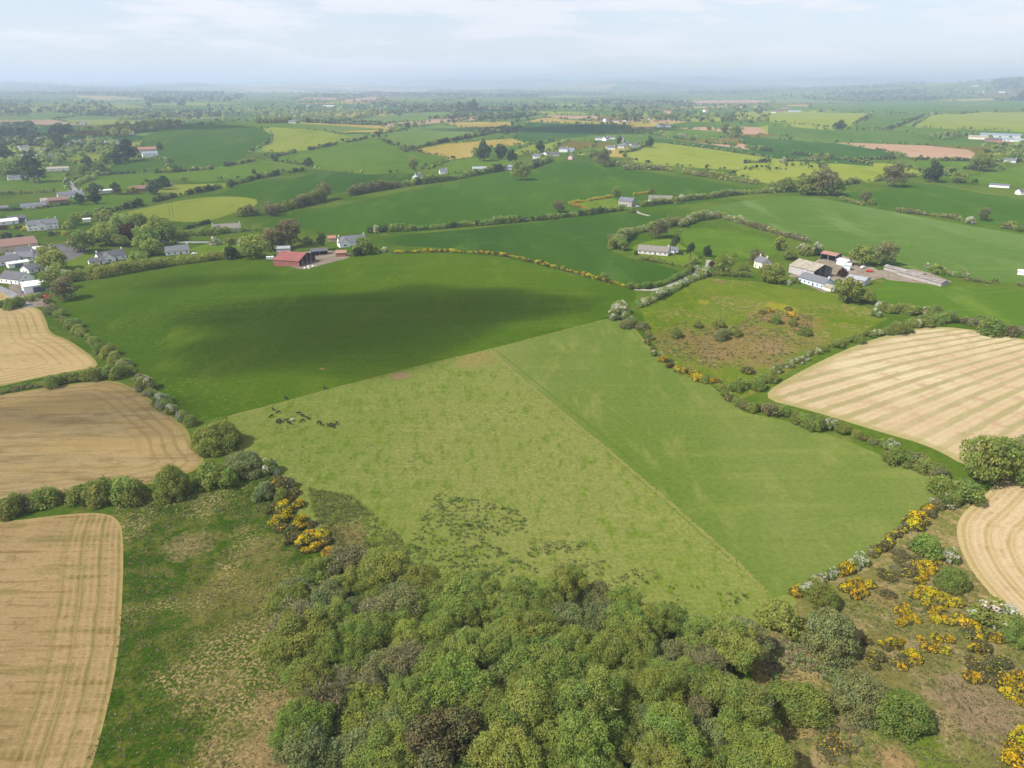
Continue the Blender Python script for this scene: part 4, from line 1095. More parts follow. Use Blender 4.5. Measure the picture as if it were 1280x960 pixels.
tufts('tussock_grass', [(815, 432), (850, 400), (905, 415), (960, 385), (1015, 395), (1020, 430), (970, 455), (900, 465), (850, 450)], 1500, .5, ['dead', 'gorse', 'blade'], [3, 3, 2], 6, .5, lambda q: .3 + .7 * (wave(q, 7, 2) > -.2), lean=.8)
tufts('tussock_grass', [(150, 605), (330, 575), (360, 640), (160, 650)], 500, .5, ['blade', 'mid'], [3, 2], 6, .4, lean=.9)


# --- hedges of the middle distance, each one a thing
def hedge(px, h, w, kinds, label, flower=None, fl=0.0, gaps=0.0, cat='hedge', name='hedge'):
    h *= 1.2; w *= .98; fl *= .55 if flower == 'blossom' else .75
    c = ground_at(densify(px, 6, False)); d = float(np.mean([dist(p) for p in c]))
    seg = np.linalg.norm(np.diff(c[:, :2], axis=0), axis=1); cum = np.concatenate([[0], np.cumsum(seg)])
    leaf = max(.5, d * .00125)
    step = max(w * .42, leaf * 1.2)
    n = max(2, int(cum[-1] / step))
    s = np.linspace(0, cum[-1], n) + rng.uniform(-.4, .4, n) * step
    x = np.interp(s, cum, c[:, 0]); y = np.interp(s, cum, c[:, 1])
    big = 1 + .35 * np.sin(s / (h * 2.1) + rng.uniform(0, 6)) * np.sin(s / (h * 5.3)) + rng.uniform(-.22, .22, n)
    keep = (rng.random(n) > .04) & (np.sin(s / (h * 3.7) + 1.3) > -1.01 + gaps * 1.4)
    ks = list(kinds); ws = np.array([kinds[k] for k in ks], float); ws /= ws.sum()
    parts = []; mats = [LEAF[k] for k in ks] + ([LEAF[flower]] if flower else [])
    run = rng.choice(len(ks), n, p=ws)
    for i in range(1, n):
        if rng.random() < .6: run[i] = run[i - 1]
    for i in np.where(keep)[0]:
        hh = h * big[i]; r = max(w * .5 * rng.uniform(.8, 1.15), .4)
        zz = float(hgt(x[i], y[i])); lob = []
        r = min(r, hh * .55)
        lob.append((x[i] + rng.uniform(-.25, .25) * w, y[i] + rng.uniform(-.25, .25) * w, zz + hh - r, r))
        z = hh - r * 2
        while z > .1:
            lob.append((x[i] + rng.uniform(-.22, .22) * w, y[i] + rng.uniform(-.22, .22) * w, zz + max(z, r * .45), r * rng.uniform(.9, 1.1))); z -= r * 1.3
        v, t, f = spray(lob, leaf, 1.25, cull=False, flower=fl, fclump=.9, zmin=zz)
        m = np.where(f, len(ks), run[i]) if flower else np.full(len(t), run[i])
        parts.append((v, t, m))
    me = leaf_mesh(name, parts, mats)
    return tag(link(name, me), label, cat)


HEDGES = [
    ([(85, 352), (130, 347), (170, 339), (215, 332), (260, 326), (322, 319)], 5.5, 6, {'olive': 4, 'mid': 3, 'willow': 1}, 'bushy olive hedge between house gardens and the dark pasture', None, 0, 0),
    ([(300, 271), (340, 267), (400, 253), (450, 242), (500, 234)], 8, 7, {'brown': 4, 'olive': 3}, 'tall brownish hedge of trees above the long green field', None, 0, .1),
    ([(505, 233), (560, 226), (600, 218), (650, 209), (688, 200)], 6, 6, {'mid': 4, 'dark': 2, 'olive': 2}, 'dark thick hedge running up to the stone farm cluster', None, 0, 0),
    ([(460, 291), (520, 288), (600, 282), (680, 275), (750, 267), (778, 263)], 4, 4, {'mid': 3, 'dark': 2, 'olive': 2}, 'dark hedge across the green fields up to the two houses', 'blossom', .03, 0),
    ([(800, 259), (860, 251), (930, 243), (985, 240)], 4.5, 4, {'mid': 3, 'olive': 3}, 'hedge from the two houses to the big roadside trees', 'blossom', .1, 0),
    ([(492, 317), (560, 315), (600, 317), (640, 322), (700, 337), (760, 353), (790, 361)], 1.8, 2.6, {'gorse': 4, 'olive': 1}, 'low orange gorse hedge along the top of the dark pasture', 'gorse_flower', .34, 0),
    ([(785, 361), (805, 361), (822, 359), (836, 354), (850, 348), (868, 338)], 2.6, 3, {'mid': 3, 'fresh': 1}, 'green hedge on the far side of the pale lane', None, 0, 0),
    ([(800, 384), (815, 377), (830, 369), (845, 362), (860, 353), (885, 343)], 3, 4, {'mid': 3, 'olive': 2}, 'white flowering hedge on the near side of the pale lane', 'blossom', .32, 0),
    ([(780, 212), (830, 213), (880, 221), (940, 230), (985, 237)], 5.5, 5, {'olive': 3, 'mid': 3, 'brown': 1}, 'scrubby hedge below the yellow green field', 'blossom', .1, .1),
    ([(1050, 250), (1090, 259), (1130, 266), (1180, 272), (1240, 284), (1300, 291)], 3.4, 4, {'olive': 3, 'mid': 2, 'brown': 2}, 'gappy hedge across the pale green crops', 'blossom', .06, .45),
    ([(852, 284), (870, 276), (900, 272), (930, 280)], 5, 5, {'olive': 3, 'mid': 3}, 'tall hedge with white blossom round the small paddock', 'blossom', .2, 0),
    ([(930, 281), (950, 287), (975, 294), (1010, 303)], 3.4, 4, {'brown': 4, 'olive': 1}, 'brown hedge along the far side of the small paddock', 'blossom', .08, 0),
    ([(765, 312), (790, 293), (830, 285), (850, 280)], 6, 6, {'olive': 3, 'mid': 3, 'brown': 1}, 'tall thicket behind the long low bungalow', 'blossom', .12, 0),
    ([(800, 325), (830, 330), (855, 334), (870, 328)], 3, 5, {'mid': 4, 'fresh': 1}, 'rounded garden hedge in front of the long low bungalow', None, 0, 0),
    ([(1045, 232), (1090, 227), (1140, 221), (1200, 213), (1260, 205)], 4.5, 5, {'olive': 3, 'mid': 3, 'brown': 1}, 'hedge rising beside the olive pasture to the round trees', 'blossom', .06, .25),
    ([(930, 204), (1010, 201), (1060, 200), (1130, 199), (1180, 201), (1290, 203)], 4, 4, {'mid': 3, 'dark': 3}, 'dark long hedge under the pink ploughed field', 'blossom', .08, .1),
    ([(120, 268), (170, 259), (215, 247), (265, 238), (320, 224), (380, 213)], 4.5, 5, {'mid': 3, 'dark': 3}, 'dark hedge along the top of the yellow green field', None, 0, .1),
    ([(122, 220), (160, 217), (212, 216), (262, 212), (330, 199), (385, 188), (440, 177), (468, 171)], 4, 5, {'mid': 2, 'dark': 3, 'brown': 1}, 'long hedge round the foot of the green hill', None, 0, .25),
    ([(505, 189), (550, 179), (600, 170), (645, 160)], 5, 6, {'dark': 3, 'mid': 2}, 'dark hedge above the dry tan field', None, 0, 0),
    ([(467, 171), (500, 185), (507, 190)], 4, 5, {'mid': 2, 'dark': 2}, 'short hedge between two pale green fields', None, 0, .4),
    ([(320, 154), (420, 153), (480, 142), (560, 138)], 9, 12, {'mid': 3, 'olive': 3, 'dark': 2}, 'belt of trees behind the green hill', None, 0, .2),
    ([(790, 164), (830, 171), (880, 178), (910, 181), (960, 189), (1085, 205)], 5, 6, {'mid': 3, 'dark': 2}, 'hedge over the top of the olive field', None, 0, .35),
    ([(1110, 162), (1132, 154), (1160, 143)], 5, 7, {'dark': 3, 'mid': 1}, 'dark hedge climbing beside the yellow green field', None, 0, 0),
    ([(1042, 161), (1075, 161), (1115, 163)], 4, 5, {'brown': 3, 'mid': 1}, 'brown hedge between two cereal fields', None, 0, .2),
    ([(712, 255), (738, 251), (765, 247)], 2.2, 2.4, {'golden': 1}, 'clipped golden hedge behind the stone house garden', None, 0, 0, ),
    ([(712, 255), (722, 259), (735, 262)], 2.2, 2.4, {'golden': 1}, 'clipped golden hedge at the end of the stone house garden', None, 0, 0),
    ([(792, 244), (812, 242)], 2.2, 2.4, {'golden': 1}, 'short golden hedge behind the white bungalow', None, 0, 0),
    ([(184, 322), (200, 312), (220, 304)], 2.4, 3, {'mid': 3, 'dark': 1}, 'clipped green hedge running up to the white house with grey roof', None, 0, 0),
    ([(232, 287), (245, 283), (262, 279)], 2.4, 3, {'dark': 1}, 'dark clipped hedge beside the pale stone house', None, 0, 0),
    ([(220, 295), (260, 294), (300, 290), (325, 288)], 4, 6, {'olive': 3, 'mid': 3}, 'loose hedge below the pale stone house', None, 0, 0),
    ([(60, 292), (90, 291), (120, 289)], 2, 3, {'mid': 2, 'fresh': 2}, 'low garden hedge below the big white house', None, 0, .2),
    ([(0, 287), (25, 286), (45, 285)], 2.6, 4, {'copper': 3, 'golden': 1}, 'copper coloured garden hedge beside the big white house', None, 0, 0),
    ([(0, 264), (40, 262), (95, 255), (125, 248)], 2, 3, {'dark': 2, 'mid': 1}, 'dark low hedge below the village bungalows', None, 0, 0),
    ([(0, 243), (30, 242), (75, 240)], 4, 5, {'mid': 2, 'olive': 2}, 'hedge of bushes behind the village bungalows', None, 0, .2),
    ([(880, 345), (905, 345), (940, 347), (975, 350)], 2.4, 4, {'mid': 3, 'olive': 2}, 'hedge at the top of the scrub meadow', None, 0, .1),
    ([(1165, 337), (1185, 343), (1205, 348)], 3, 5, {'olive': 2, 'mid': 2}, 'scrubby hedge at the end of the ruined sheds', 'blossom', .15, 0),
    ([(1205, 350), (1240, 355), (1290, 359)], 1.5, 2.5, {'brown': 3, 'dead': 2}, 'low brown bank between two green fields beyond the sheds', None, 0, .2),
    ([(640, 207), (660, 212), (690, 200)], 6, 8, {'mid': 3, 'dark': 2}, 'thicket below the stone farm cluster', None, 0, 0),
    ([(742, 202), (770, 208), (800, 211)], 6, 7, {'olive': 3, 'mid': 2}, 'thicket below the white village houses', 'blossom', .12, 0),
    ([(775, 192), (795, 188), (812, 180)], 4, 6, {'mid': 3, 'dark': 2}, 'hedge along the edge of the village gardens', None, 0, 0),
    ([(800, 160), (830, 166), (900, 176)], 3, 5, {'mid': 2, 'willow': 2}, 'pale edged hedge behind the white village', 'blossom', .25, .4),
    ([(95, 232), (120, 222)], 4, 6, {'mid': 2, 'olive': 2}, 'short hedge beside the lane to the white bungalow', None, 0, 0),
]
for hd in HEDGES:
    hedge(*hd)
for k, (px, place) in enumerate(UNDER):   # the tangled growth that joins the shrubs of a hedgerow
    gorsy = 'gorse' in place or 'scrub meadow' in place
    same = sum(p == place for _, p in UNDER) > 1
    hedge(px, 1.25, 2.3, {'olive': 3, 'mid': 3, 'brown': 2} if not gorsy else {'gorse': 3, 'olive': 2, 'brown': 2},
          'tangled low growth ' + place, *(('gorse_flower', .1) if gorsy else ()))
    if same: list(COL.objects)[-1]['group'] = 'tangled low growth ' + place

# --- single trees of the middle distance: (photo middle, width px, kind, label)
MID = [
    (112, 296, 20, 'yard_shrub', 'broad green shrub beside the tarmac car park'), (102, 302, 26, 'field_tree', 'dark green tree behind the lawn by the car park'),
    (130, 293, 26, 'field_tree_fresh', 'bright green tree beside the copper tree'), (150, 300, 16, 'field_tree_fresh', 'small bright tree in front of the copper tree'),
    (158, 291, 20, 'copper_tree', 'copper leafed tree among bright green trees'), (180, 296, 30, 'field_tree_fresh', 'large bright green tree just past the copper tree'),
    (172, 280, 28, 'field_tree_fresh', 'bright green tree behind the copper tree'), (200, 285, 30, 'field_tree_fresh', 'bright green tree at the end of the village grove'),
    (150, 277, 22, 'field_tree_olive', 'olive tree at the back of the village grove'), (212, 292, 20, 'field_tree', 'deep green tree at the end of the village grove'),
    (190, 308, 22, 'field_tree_fresh', 'bright tree at the head of the clipped hedge'),
    (64, 322, 30, 'field_tree_olive', 'large olive tree casting a dark shadow on the lawn'), (72, 335, 20, 'yard_shrub_olive', 'pale olive bush beneath the large olive tree'),
    (68, 350, 24, 'field_tree_olive', 'olive tree behind the white barn'), (78, 362, 24, 'field_tree_brown', 'brownish tree between white barn and dark pasture'),
    (60, 338, 12, 'yard_hawthorn', 'white bush beneath the large olive tree'), (80, 341, 12, 'yard_hawthorn', 'white bush at the corner of the lawn'),
    (170, 324, 22, 'field_tree_olive', 'olive tree beside the house with dark roof'), (196, 328, 18, 'yard_shrub', 'green bush between two houses on the pasture hedge'),
    (118, 335, 18, 'yard_shrub_olive', 'pale green bush below the house with the dark roof'),
    (300, 302, 12, 'yard_hawthorn', 'white bush on the lawn by the pasture'), (268, 301, 14, 'yard_hawthorn', 'white bush at the end of the village road'), (286, 301, 16, 'yard_shrub_olive', 'pale green bush between two white bushes'),
    (288, 316, 26, 'yard_shrub_dark', 'dark bushy tree on the pasture hedge below the lawn'), (318, 309, 30, 'field_tree_olive', 'tall olive tree beside the red barn'),
    (340, 300, 26, 'field_tree_brown', 'brownish tree behind the red barn'), (362, 293, 34, 'field_tree_brown', 'tall brownish tree behind the farm garden'), (352, 304, 16, 'yard_shrub_dark', 'dark bush behind the red barn'),
    (385, 300, 16, 'yard_shrub', 'green bush in the farm garden'), (402, 301, 12, 'garden_conifer', 'dark conifer beside the white farmhouse'),
    (455, 308, 22, 'field_tree', 'bushy green tree below the white farmhouse'), (447, 315, 18, 'yard_shrub_dark', 'dark bush beside the small red shed'), (468, 312, 18, 'yard_shrub', 'green bush at the end of the farmhouse garden'), (480, 311, 12, 'yard_hawthorn', 'white bush at the start of the gorse hedge'),
    (470, 286, 14, 'yard_hawthorn', 'white bush at the start of the long dark hedge'), (338, 262, 16, 'field_tree_brown', 'brown tree at the lower end of the tall hedge'), (405, 240, 20, 'field_tree_brown', 'tallest pale brown tree of the tall hedge'), (380, 250, 14, 'field_tree_olive', 'yellow green round tree of the tall hedge'),
    (317, 215, 6, 'field_tree_dark', 'tiny dark tree on the hill field edge'), (386, 203, 10, 'field_tree_dark', 'dark tree alone on the green field below the hill'), (516, 205, 14, 'field_tree_olive', 'pale tree on the field above the white house'),
    (605, 190, 22, 'field_tree_dark', 'large round dark tree beside the grey farm sheds'), (627, 190, 16, 'field_tree_dark', 'dark tree next to the large round dark tree'), (640, 195, 14, 'field_tree_dark', 'smaller dark tree above the grey farm sheds'), (675, 184, 12, 'field_tree_dark', 'round dark tree above the stone farm cluster'),
    (575, 133, 10, 'field_tree_dark', 'dark round tree on the distant ridge'), (590, 132, 12, 'field_tree_dark', 'wide dark tree on the distant ridge'), (652, 214, 24, 'field_tree', 'green tree below the stone farm cluster'), (740, 192, 18, 'field_tree', 'green tree between farm cluster and white village'), (755, 198, 20, 'field_tree_brown', 'brownish tree at the foot of the white village'),
    (812, 178, 12, 'field_tree_dark', 'round dark tree at the end of the village gardens'), (775, 176, 7, 'garden_conifer', 'slim brown conifer among the white village houses'),
    (770, 240, 12, 'field_tree', 'tree beside the stone house'), (814, 238, 8, 'field_tree_olive', 'small tree behind the white bungalow'), (852, 246, 14, 'yard_hawthorn', 'white bush past the white bungalow'), (845, 250, 16, 'yard_shrub_olive', 'pale bush past the white bungalow'), (790, 262, 12, 'yard_shrub', 'green bush in front of the stone house'), (698, 258, 16, 'field_tree_brown', 'brown bush on the long dark hedge below the golden hedge'),
    (765, 300, 14, 'field_tree_brown', 'brownish tree at the end of the bungalow thicket'), (778, 305, 18, 'field_tree', 'green tree at the end of the bungalow thicket'), (825, 287, 22, 'field_tree_brown', 'tall pale tree in the bungalow thicket'), (845, 303, 12, 'garden_conifer', 'dark conifer behind the long low bungalow'), (864, 312, 11, 'garden_conifer', 'dark conifer on the bungalow lawn'), (884, 314, 13, 'field_tree_dark', 'round dark tree at the lawn edge by the paddock'), (918, 318, 9, 'yard_shrub', 'small green tree alone in the paddock'), (795, 316, 9, 'yard_shrub_dark', 'small dark bush at the bungalow corner'), (852, 316, 8, 'yard_shrub_dark', 'small round bush beside the bungalow garage'),
    (755, 343, 10, 'yard_shrub', 'small green tree on the gorse hedge'), (870, 335, 14, 'yard_hawthorn', 'white bush at the bend of the pale lane'), (905, 330, 26, 'field_tree', 'broad dark green tree by the lane end'), (890, 331, 12, 'yard_shrub_copper', 'reddish bush by the lane end'),
    (930, 335, 14, 'yard_shrub', 'green bush between lane end and cream house'), (945, 322, 18, 'field_tree_brown', 'brown tree beside the cream house'), (968, 341, 26, 'field_tree_fresh', 'big fresh green tree before the cream house'), (986, 352, 10, 'yard_hawthorn', 'white bush beside the pale blue farmhouse'), (994, 350, 13, 'yard_shrub', 'green bush at the corner of the pale blue farmhouse'),
    (976, 305, 18, 'field_tree_olive', 'olive tree behind the cream house'), (988, 318, 14, 'field_tree_fresh', 'fresh tree behind the beige barn'), (1003, 307, 12, 'yard_hawthorn', 'white tree behind the beige barn'), (1022, 307, 13, 'yard_hawthorn', 'white tree at the corner of the beige barn'), (1008, 313, 20, 'yard_shrub', 'green thicket behind the beige barn'), (1022, 315, 14, 'yard_shrub_dark', 'dark bush under the white tree by the barn'),
    (1076, 318, 28, 'field_tree_olive', 'rounded olive tree behind the farmyard'), (1092, 320, 9, 'yard_hawthorn', 'white bush between two large farmyard trees'), (1108, 318, 26, 'field_tree_brown', 'brownish tree beside the rounded olive tree'), (1054, 341, 16, 'yard_shrub_copper', 'brown bush in the middle of the farmyard'), (1048, 352, 12, 'yard_shrub', 'green bush beside the pale blue farmhouse gable'),
    (1085, 370, 18, 'field_tree_fresh', 'fresh green tree in the hedge below the farm'), (1100, 380, 10, 'yard_hawthorn', 'white bush below the farm in the hedge'), (1172, 336, 18, 'yard_shrub', 'bush at the end of the ruined sheds'), (1160, 331, 8, 'yard_hawthorn', 'white bush behind the ruined sheds'), (1244, 350, 9, 'yard_shrub_olive', 'bush alone on the brown bank'),
    (1030, 228, 30, 'field_tree_brown', 'large brown tree of the roadside group'), (1010, 230, 26, 'field_tree_olive', 'large olive tree of the roadside group'), (985, 231, 18, 'field_tree', 'green tree of the roadside group'), (1045, 235, 20, 'field_tree_olive', 'rounded tree at the end of the roadside group'), (966, 232, 16, 'yard_shrub', 'bush before the roadside group of trees'),
    (1082, 246, 12, 'field_tree_brown', 'brown tree on the gappy hedge'), (1090, 252, 12, 'yard_shrub', 'green bush on the gappy hedge'), (1120, 220, 24, 'field_tree_brown', 'broad brownish tree on the rising hedge'), (1168, 216, 20, 'field_tree_dark', 'round dark tree on the rising hedge'), (1200, 221, 14, 'field_tree_olive', 'olive tree past the round dark tree'), (1228, 201, 22, 'field_tree_fresh', 'rounded fresh tree below the pink ploughed field'), (1232, 268, 14, 'field_tree_brown', 'brown tree near the end of the gappy hedge'), (1214, 274, 14, 'yard_hawthorn', 'pale bush near the end of the gappy hedge'),
    (1265, 280, 14, 'yard_shrub_olive', 'olive bush at the very end of the gappy hedge'), (1274, 285, 12, 'yard_shrub', 'green bush at the very end of the gappy hedge'), (980, 200, 10, 'yard_hawthorn', 'white bush at the start of the long hedge'), (1050, 157, 10, 'field_tree_dark', 'dark tree on the brown hedge between cereal fields'), (920, 165, 14, 'field_tree', 'green tree beyond the pale edged hedge'), (905, 160, 12, 'field_tree_olive', 'pale tree beyond the pale edged hedge'), (887, 160, 6, 'field_tree_fresh', 'small fresh tree beyond the pale edged hedge'), (1278, 120, 8, 'field_tree_dark', 'dark tree on the skyline slope'),
    (158, 189, 22, 'field_tree_dark', 'tall dark tree beside the red roofed house'), (142, 197, 14, 'field_tree_dark', 'dark tree in the row leading to the red roofed house'), (130, 199, 10, 'field_tree', 'green tree in the row leading to the red roofed house'), (110, 205, 14, 'field_tree_dark', 'tall dark tree at the start of the row'), (104, 211, 12, 'field_tree', 'green tree at the start of the row'), (122, 207, 12, 'field_tree', 'second green tree at the start of the row'), (200, 183, 8, 'field_tree_dark', 'dark tree just past the red roofed house'), (212, 200, 8, 'field_tree_olive', 'olive bush below the red roofed house'), (165, 238, 14, 'yard_shrub_olive', 'pale bush beside the brown roofed house'), (192, 235, 14, 'field_tree_dark', 'dark tree beside the brown roofed house'), (205, 229, 14, 'field_tree_dark', 'dark tree on the hedge past the brown roofed house'), (118, 237, 12, 'field_tree_dark', 'dark tree just before the long white shed'), (145, 236, 12, 'field_tree_dark', 'dark tree just past the long white shed'), (100, 249, 12, 'field_tree_dark', 'dark tree behind the village street'), (118, 248, 12, 'field_tree_dark', 'dark round tree at the end of the village street'), (288, 230, 9, 'field_tree_dark', 'dark tree at the corner of the yellow green field'), (40, 212, 26, 'field_tree_dark', 'dark grove behind the low white bungalow'), (62, 182, 14, 'field_tree', 'green tree among the far village houses'), (72, 178, 16, 'field_tree_dark', 'dark tree above the far village houses'), (10, 212, 20, 'field_tree', 'broad green tree at the picture edge by the village'), (22, 205, 16, 'field_tree_olive', 'olive tree at the picture edge by the village'), (5, 192, 14, 'field_tree_dark', 'dark tree at the picture edge near the far village'),
    (60, 276, 14, 'yard_shrub', 'green tree behind the big white house'), (84, 281, 14, 'yard_shrub_olive', 'pale bush beside the big white house'), (31, 285, 8, 'yard_shrub_golden', 'bright yellow shrub beside the big white house'), (80, 291, 8, 'yard_shrub_golden', 'yellow green shrub by the road'), (64, 292, 8, 'yard_shrub_dark', 'dark clipped shrub by the road'), (107, 268, 12, 'yard_shrub', 'green bush beside the tiny white shed'), (130, 268, 20, 'yard_shrub', 'bush on the track past the tiny white shed'), (95, 274, 14, 'field_tree_olive', 'olive tree below the village street'), (8, 296, 16, 'yard_shrub_dark', 'dark bush behind the red brown hall'), (24, 297, 12, 'yard_shrub_dark', 'dark bush at the end of the red brown hall'),
]
for (u, v, w, k, lab) in MID: plant_px(k, u, v, w, lab)


# --- far hedgerows, copses and woods that read as one mass
def far_clumps(name, P, size, mats, weights):
    n = len(P); per = 6
    s = size * rng.uniform(.6, 1.4, n)
    z = hgt(P[:, 0], P[:, 1])
    C = np.repeat(np.concatenate([P, z[:, None]], 1), per, 0); ss = np.repeat(s, per)
    u = unit(n * per); u[:, 2] = np.abs(u[:, 2]) * .9 + .1; u /= np.linalg.norm(u, axis=1)[:, None]
    C = C + u * (ss * .42)[:, None] + np.stack([np.zeros(n * per)] * 2 + [ss * .38], 1)
    V = quads(C, u, ss * .95, ss * .8)
    mi = np.repeat(rng.choice(len(mats), n, p=np.array(weights) / sum(weights)), per)
    t = np.repeat(np.repeat(rng.uniform(.7, 1.25, (n, 1)), 3, 1), per, 0) * rng.uniform(.85, 1.15, (n * per, 1))
    o = link(name, leaf_mesh(name, [(V, t, mi)], [LEAF[k] for k in mats])); o['kind'] = 'stuff'
    return o


pts, sz = [], []
for (nm, mt, px, ch, sp), pw in zip(FIELDS, polysW):      # hedges and trees on the bounds of the farther mapped fields
    ring = np.concatenate([pw, pw[:1]]); d = np.hypot(pw[:, 0], pw[:, 1])
    if d.mean() < 950: continue
    for a, b, dd in zip(ring[:-1], ring[1:], d):
        if rnd.random() < .28: continue
        L = np.linalg.norm(b - a); n = int(L / max(5.0, dd * .0026) * rnd.choice([.3, .6, .9, 1.0]))
        q = a + (b - a) * rng.random((n, 1)); pts.append(q + rng.normal(0, 1.5, q.shape)); sz.append(np.full(n, max(3.6, dd * .0020)) * rng.uniform(.6, 1.5, n))
for a, b in far_edges:
    if rnd.random() < .32: continue
    d = math.exp(a[1] / 10); L = np.linalg.norm(b - a) / 10 * d
    st = max(5.5, d * .0022) ; n = int(L / st * rnd.choice([.25, .5, .8, 1.0]))
    t = rng.random(n)[:, None] if rnd.random() < .5 else (np.arange(n)[:, None] + .5) / max(n, 1)
    q = a + (b - a) * t
    bend = .04 * np.sin(t * 9 + a[0])
    q = q + np.concatenate([np.zeros_like(bend), bend], 1)
    q = from_map(q); pts.append(q); sz.append(np.full(n, max(5.0, d * .0017)) * rng.uniform(.7, 1.5))
pts = np.concatenate(pts); sz = np.concatenate(sz)
far_clumps('distant_hedgerows', pts, sz, ['mid', 'dark', 'olive'], [4, 3, 3])
pts, sz = [], []
for (r, c) in wood_cells:
    quad = np.array([node[r, c], node[r, c + 1], node[r + 1, c + 1], node[r + 1, c]])
    lo, hi = quad.min(0), quad.max(0); d = math.exp(quad[:, 1].mean() / 10)
    q = rng.uniform(lo, hi, (420, 2)); q = q[inside(q, quad)]; q = q[~in_fields(q)]
    pts.append(from_map(q)); sz.append(np.full(len(q), min(max(8, d * .0036), 28)))
if pts:
    far_clumps('distant_woods', np.concatenate(pts), np.concatenate(sz), ['dark', 'mid'], [3, 2])
# copses traced from the photo: (photo line, depth px, count, size m)
for (line, dv, n, s, mats, wt) in [([(0, 165), (40, 163)], 3, 60, 15, ['dark'], [1]), ([(65, 166), (85, 165)], 2, 30, 14, ['dark'], [1]), ([(130, 168), (200, 158), (230, 150)], 3, 120, 12, ['mid', 'olive'], [1, 1]),
                                   ([(150, 150), (300, 140), (420, 138), (540, 133)], 4, 260, 15, ['mid', 'dark', 'olive'], [2, 2, 1]), ([(320, 148), (400, 143), (470, 140)], 3, 160, 14, ['olive', 'mid'], [2, 1]), ([(640, 133), (760, 133), (860, 135), (960, 138)], 4, 240, 15, ['mid', 'dark'], [2, 2]),
                                   ([(770, 148), (850, 148), (960, 150)], 3, 140, 13, ['mid', 'dark'], [2, 2]), ([(560, 150), (600, 146), (660, 150)], 3, 60, 11, ['dark'], [1]), ([(0, 140), (140, 136)], 4, 130, 20, ['dark', 'mid'], [2, 1]), ([(180, 128), (300, 122)], 3, 110, 24, ['dark'], [1]),
                                   ([(960, 120), (1150, 117), (1280, 113)], 3, 150, 22, ['dark', 'mid'], [2, 1]), ([(1170, 172), (1220, 170)], 2, 50, 10, ['mid', 'olive'], [1, 1]), ([(1230, 186), (1285, 192)], 3, 60, 10, ['olive', 'mid'], [1, 1]), ([(1090, 122), (1200, 122)], 2, 60, 16, ['mid'], [1]),
                                   ([(470, 172), (540, 150), (620, 148)], 2, 60, 9, ['mid', 'dark'], [1, 1]), ([(20, 200), (60, 196), (100, 188), (145, 182)], 6, 130, 9, ['mid', 'olive', 'dark'], [2, 1, 1]), ([(0, 208), (60, 208)], 6, 60, 9, ['mid', 'olive'], [1, 1])]:
    q = densify(line, 2, False); q = np.array([q[i] for i in rng.integers(0, len(q), n)]) + np.stack([rng.normal(0, 3, n), rng.normal(0, dv, n)], 1)
    q[:, 1] = np.maximum(q[:, 1], 108)
    far_clumps('distant_copse', ground_at(q)[:, :2], np.full(n, s, float), mats, wt)

# ------------------------------------------------------------------ buildings
W = {
    'white': plain_mat('white_render', (.80, .79, .76), .8, .05), 'cream': plain_mat('cream_render', (.68, .62, .50), .8, .08), 'pale': plain_mat('pale_grey_render', (.60, .58, .54), .8, .08),
    'stone': plain_mat('grey_stone', (.36, .33, .30), .9, .25, 2.2), 'blue': plain_mat('pale_blue_render', (.56, .66, .78), .8, .06), 'brick': plain_mat('red_brick', (.30, .15, .10), .9, .2, 3),
    'tan': plain_mat('tan_render', (.52, .40, .28), .8, .1), 'pink': plain_mat('pink_render', (.62, .42, .36), .8, .08), 'red_tin': plain_mat('red_tin_wall', (.26, .10, .085), .7, .15, .6, streak=(.36, .17, .13)),
    'block': plain_mat('concrete_block', (.42, .40, .38), .9, .15, 1.2), 'tin': plain_mat('grey_tin_wall', (.46, .47, .48), .6, .15, .6), 'bluetin': plain_mat('dark_blue_tin_wall', (.10, .13, .19), .6, .12, .6),
}
ROOF = {
    'slate': plain_mat('grey_slate_roof', (.135, .135, .15), .7, .16, 1.4), 'dark': plain_mat('dark_tile_roof', (.10, .095, .105), .75, .2, 1.4), 'brown': plain_mat('brown_tile_roof', (.18, .16, .142), .8, .16, 1.4),
    'red': plain_mat('red_tin_roof', (.205, .072, .062), .65, .16, .5, streak=(.27, .12, .10)), 'rust': plain_mat('rusted_tin_roof', (.27, .145, .11), .8, .2, .6, streak=(.36, .25, .20)),
    'terra': plain_mat('terracotta_roof', (.30, .15, .11), .8, .15, 1.4), 'white': plain_mat('white_sheet_roof', (.60, .595, .57), .7, .1, .5, streak=(.50, .49, .46)), 'beige': plain_mat('asbestos_sheet_roof', (.27, .235, .18), .85, .2, .5, streak=(.36, .34, .29)),
    'grey': plain_mat('grey_sheet_roof', (.27, .28, .30), .7, .14, .5, streak=(.34, .33, .32)), 'bluegrey': plain_mat('blue_grey_sheet_roof', (.19, .225, .28), .7, .14, .5, streak=(.25, .27, .31)), 'redbrown': plain_mat('red_brown_tile_roof', (.20, .12, .095), .8, .14, 1.4), 'ruin': plain_mat('weathered_sheet_roof', (.205, .178, .162), .85, .25, .4, streak=(.36, .33, .31)),
}
GLASS = plain_mat('window_glass', (.035, .045, .055), .12, .1, spec=.6)
FRAME = plain_mat('white_window_frame', (.78, .78, .76), .5, .04)
DOOR = plain_mat('dark_door_paint', (.09, .07, .06), .5, .1)
DARK = plain_mat('barn_door_steel', (.10, .12, .16), .6, .1)
BRICKC = W['brick']
SASH = [None, None]


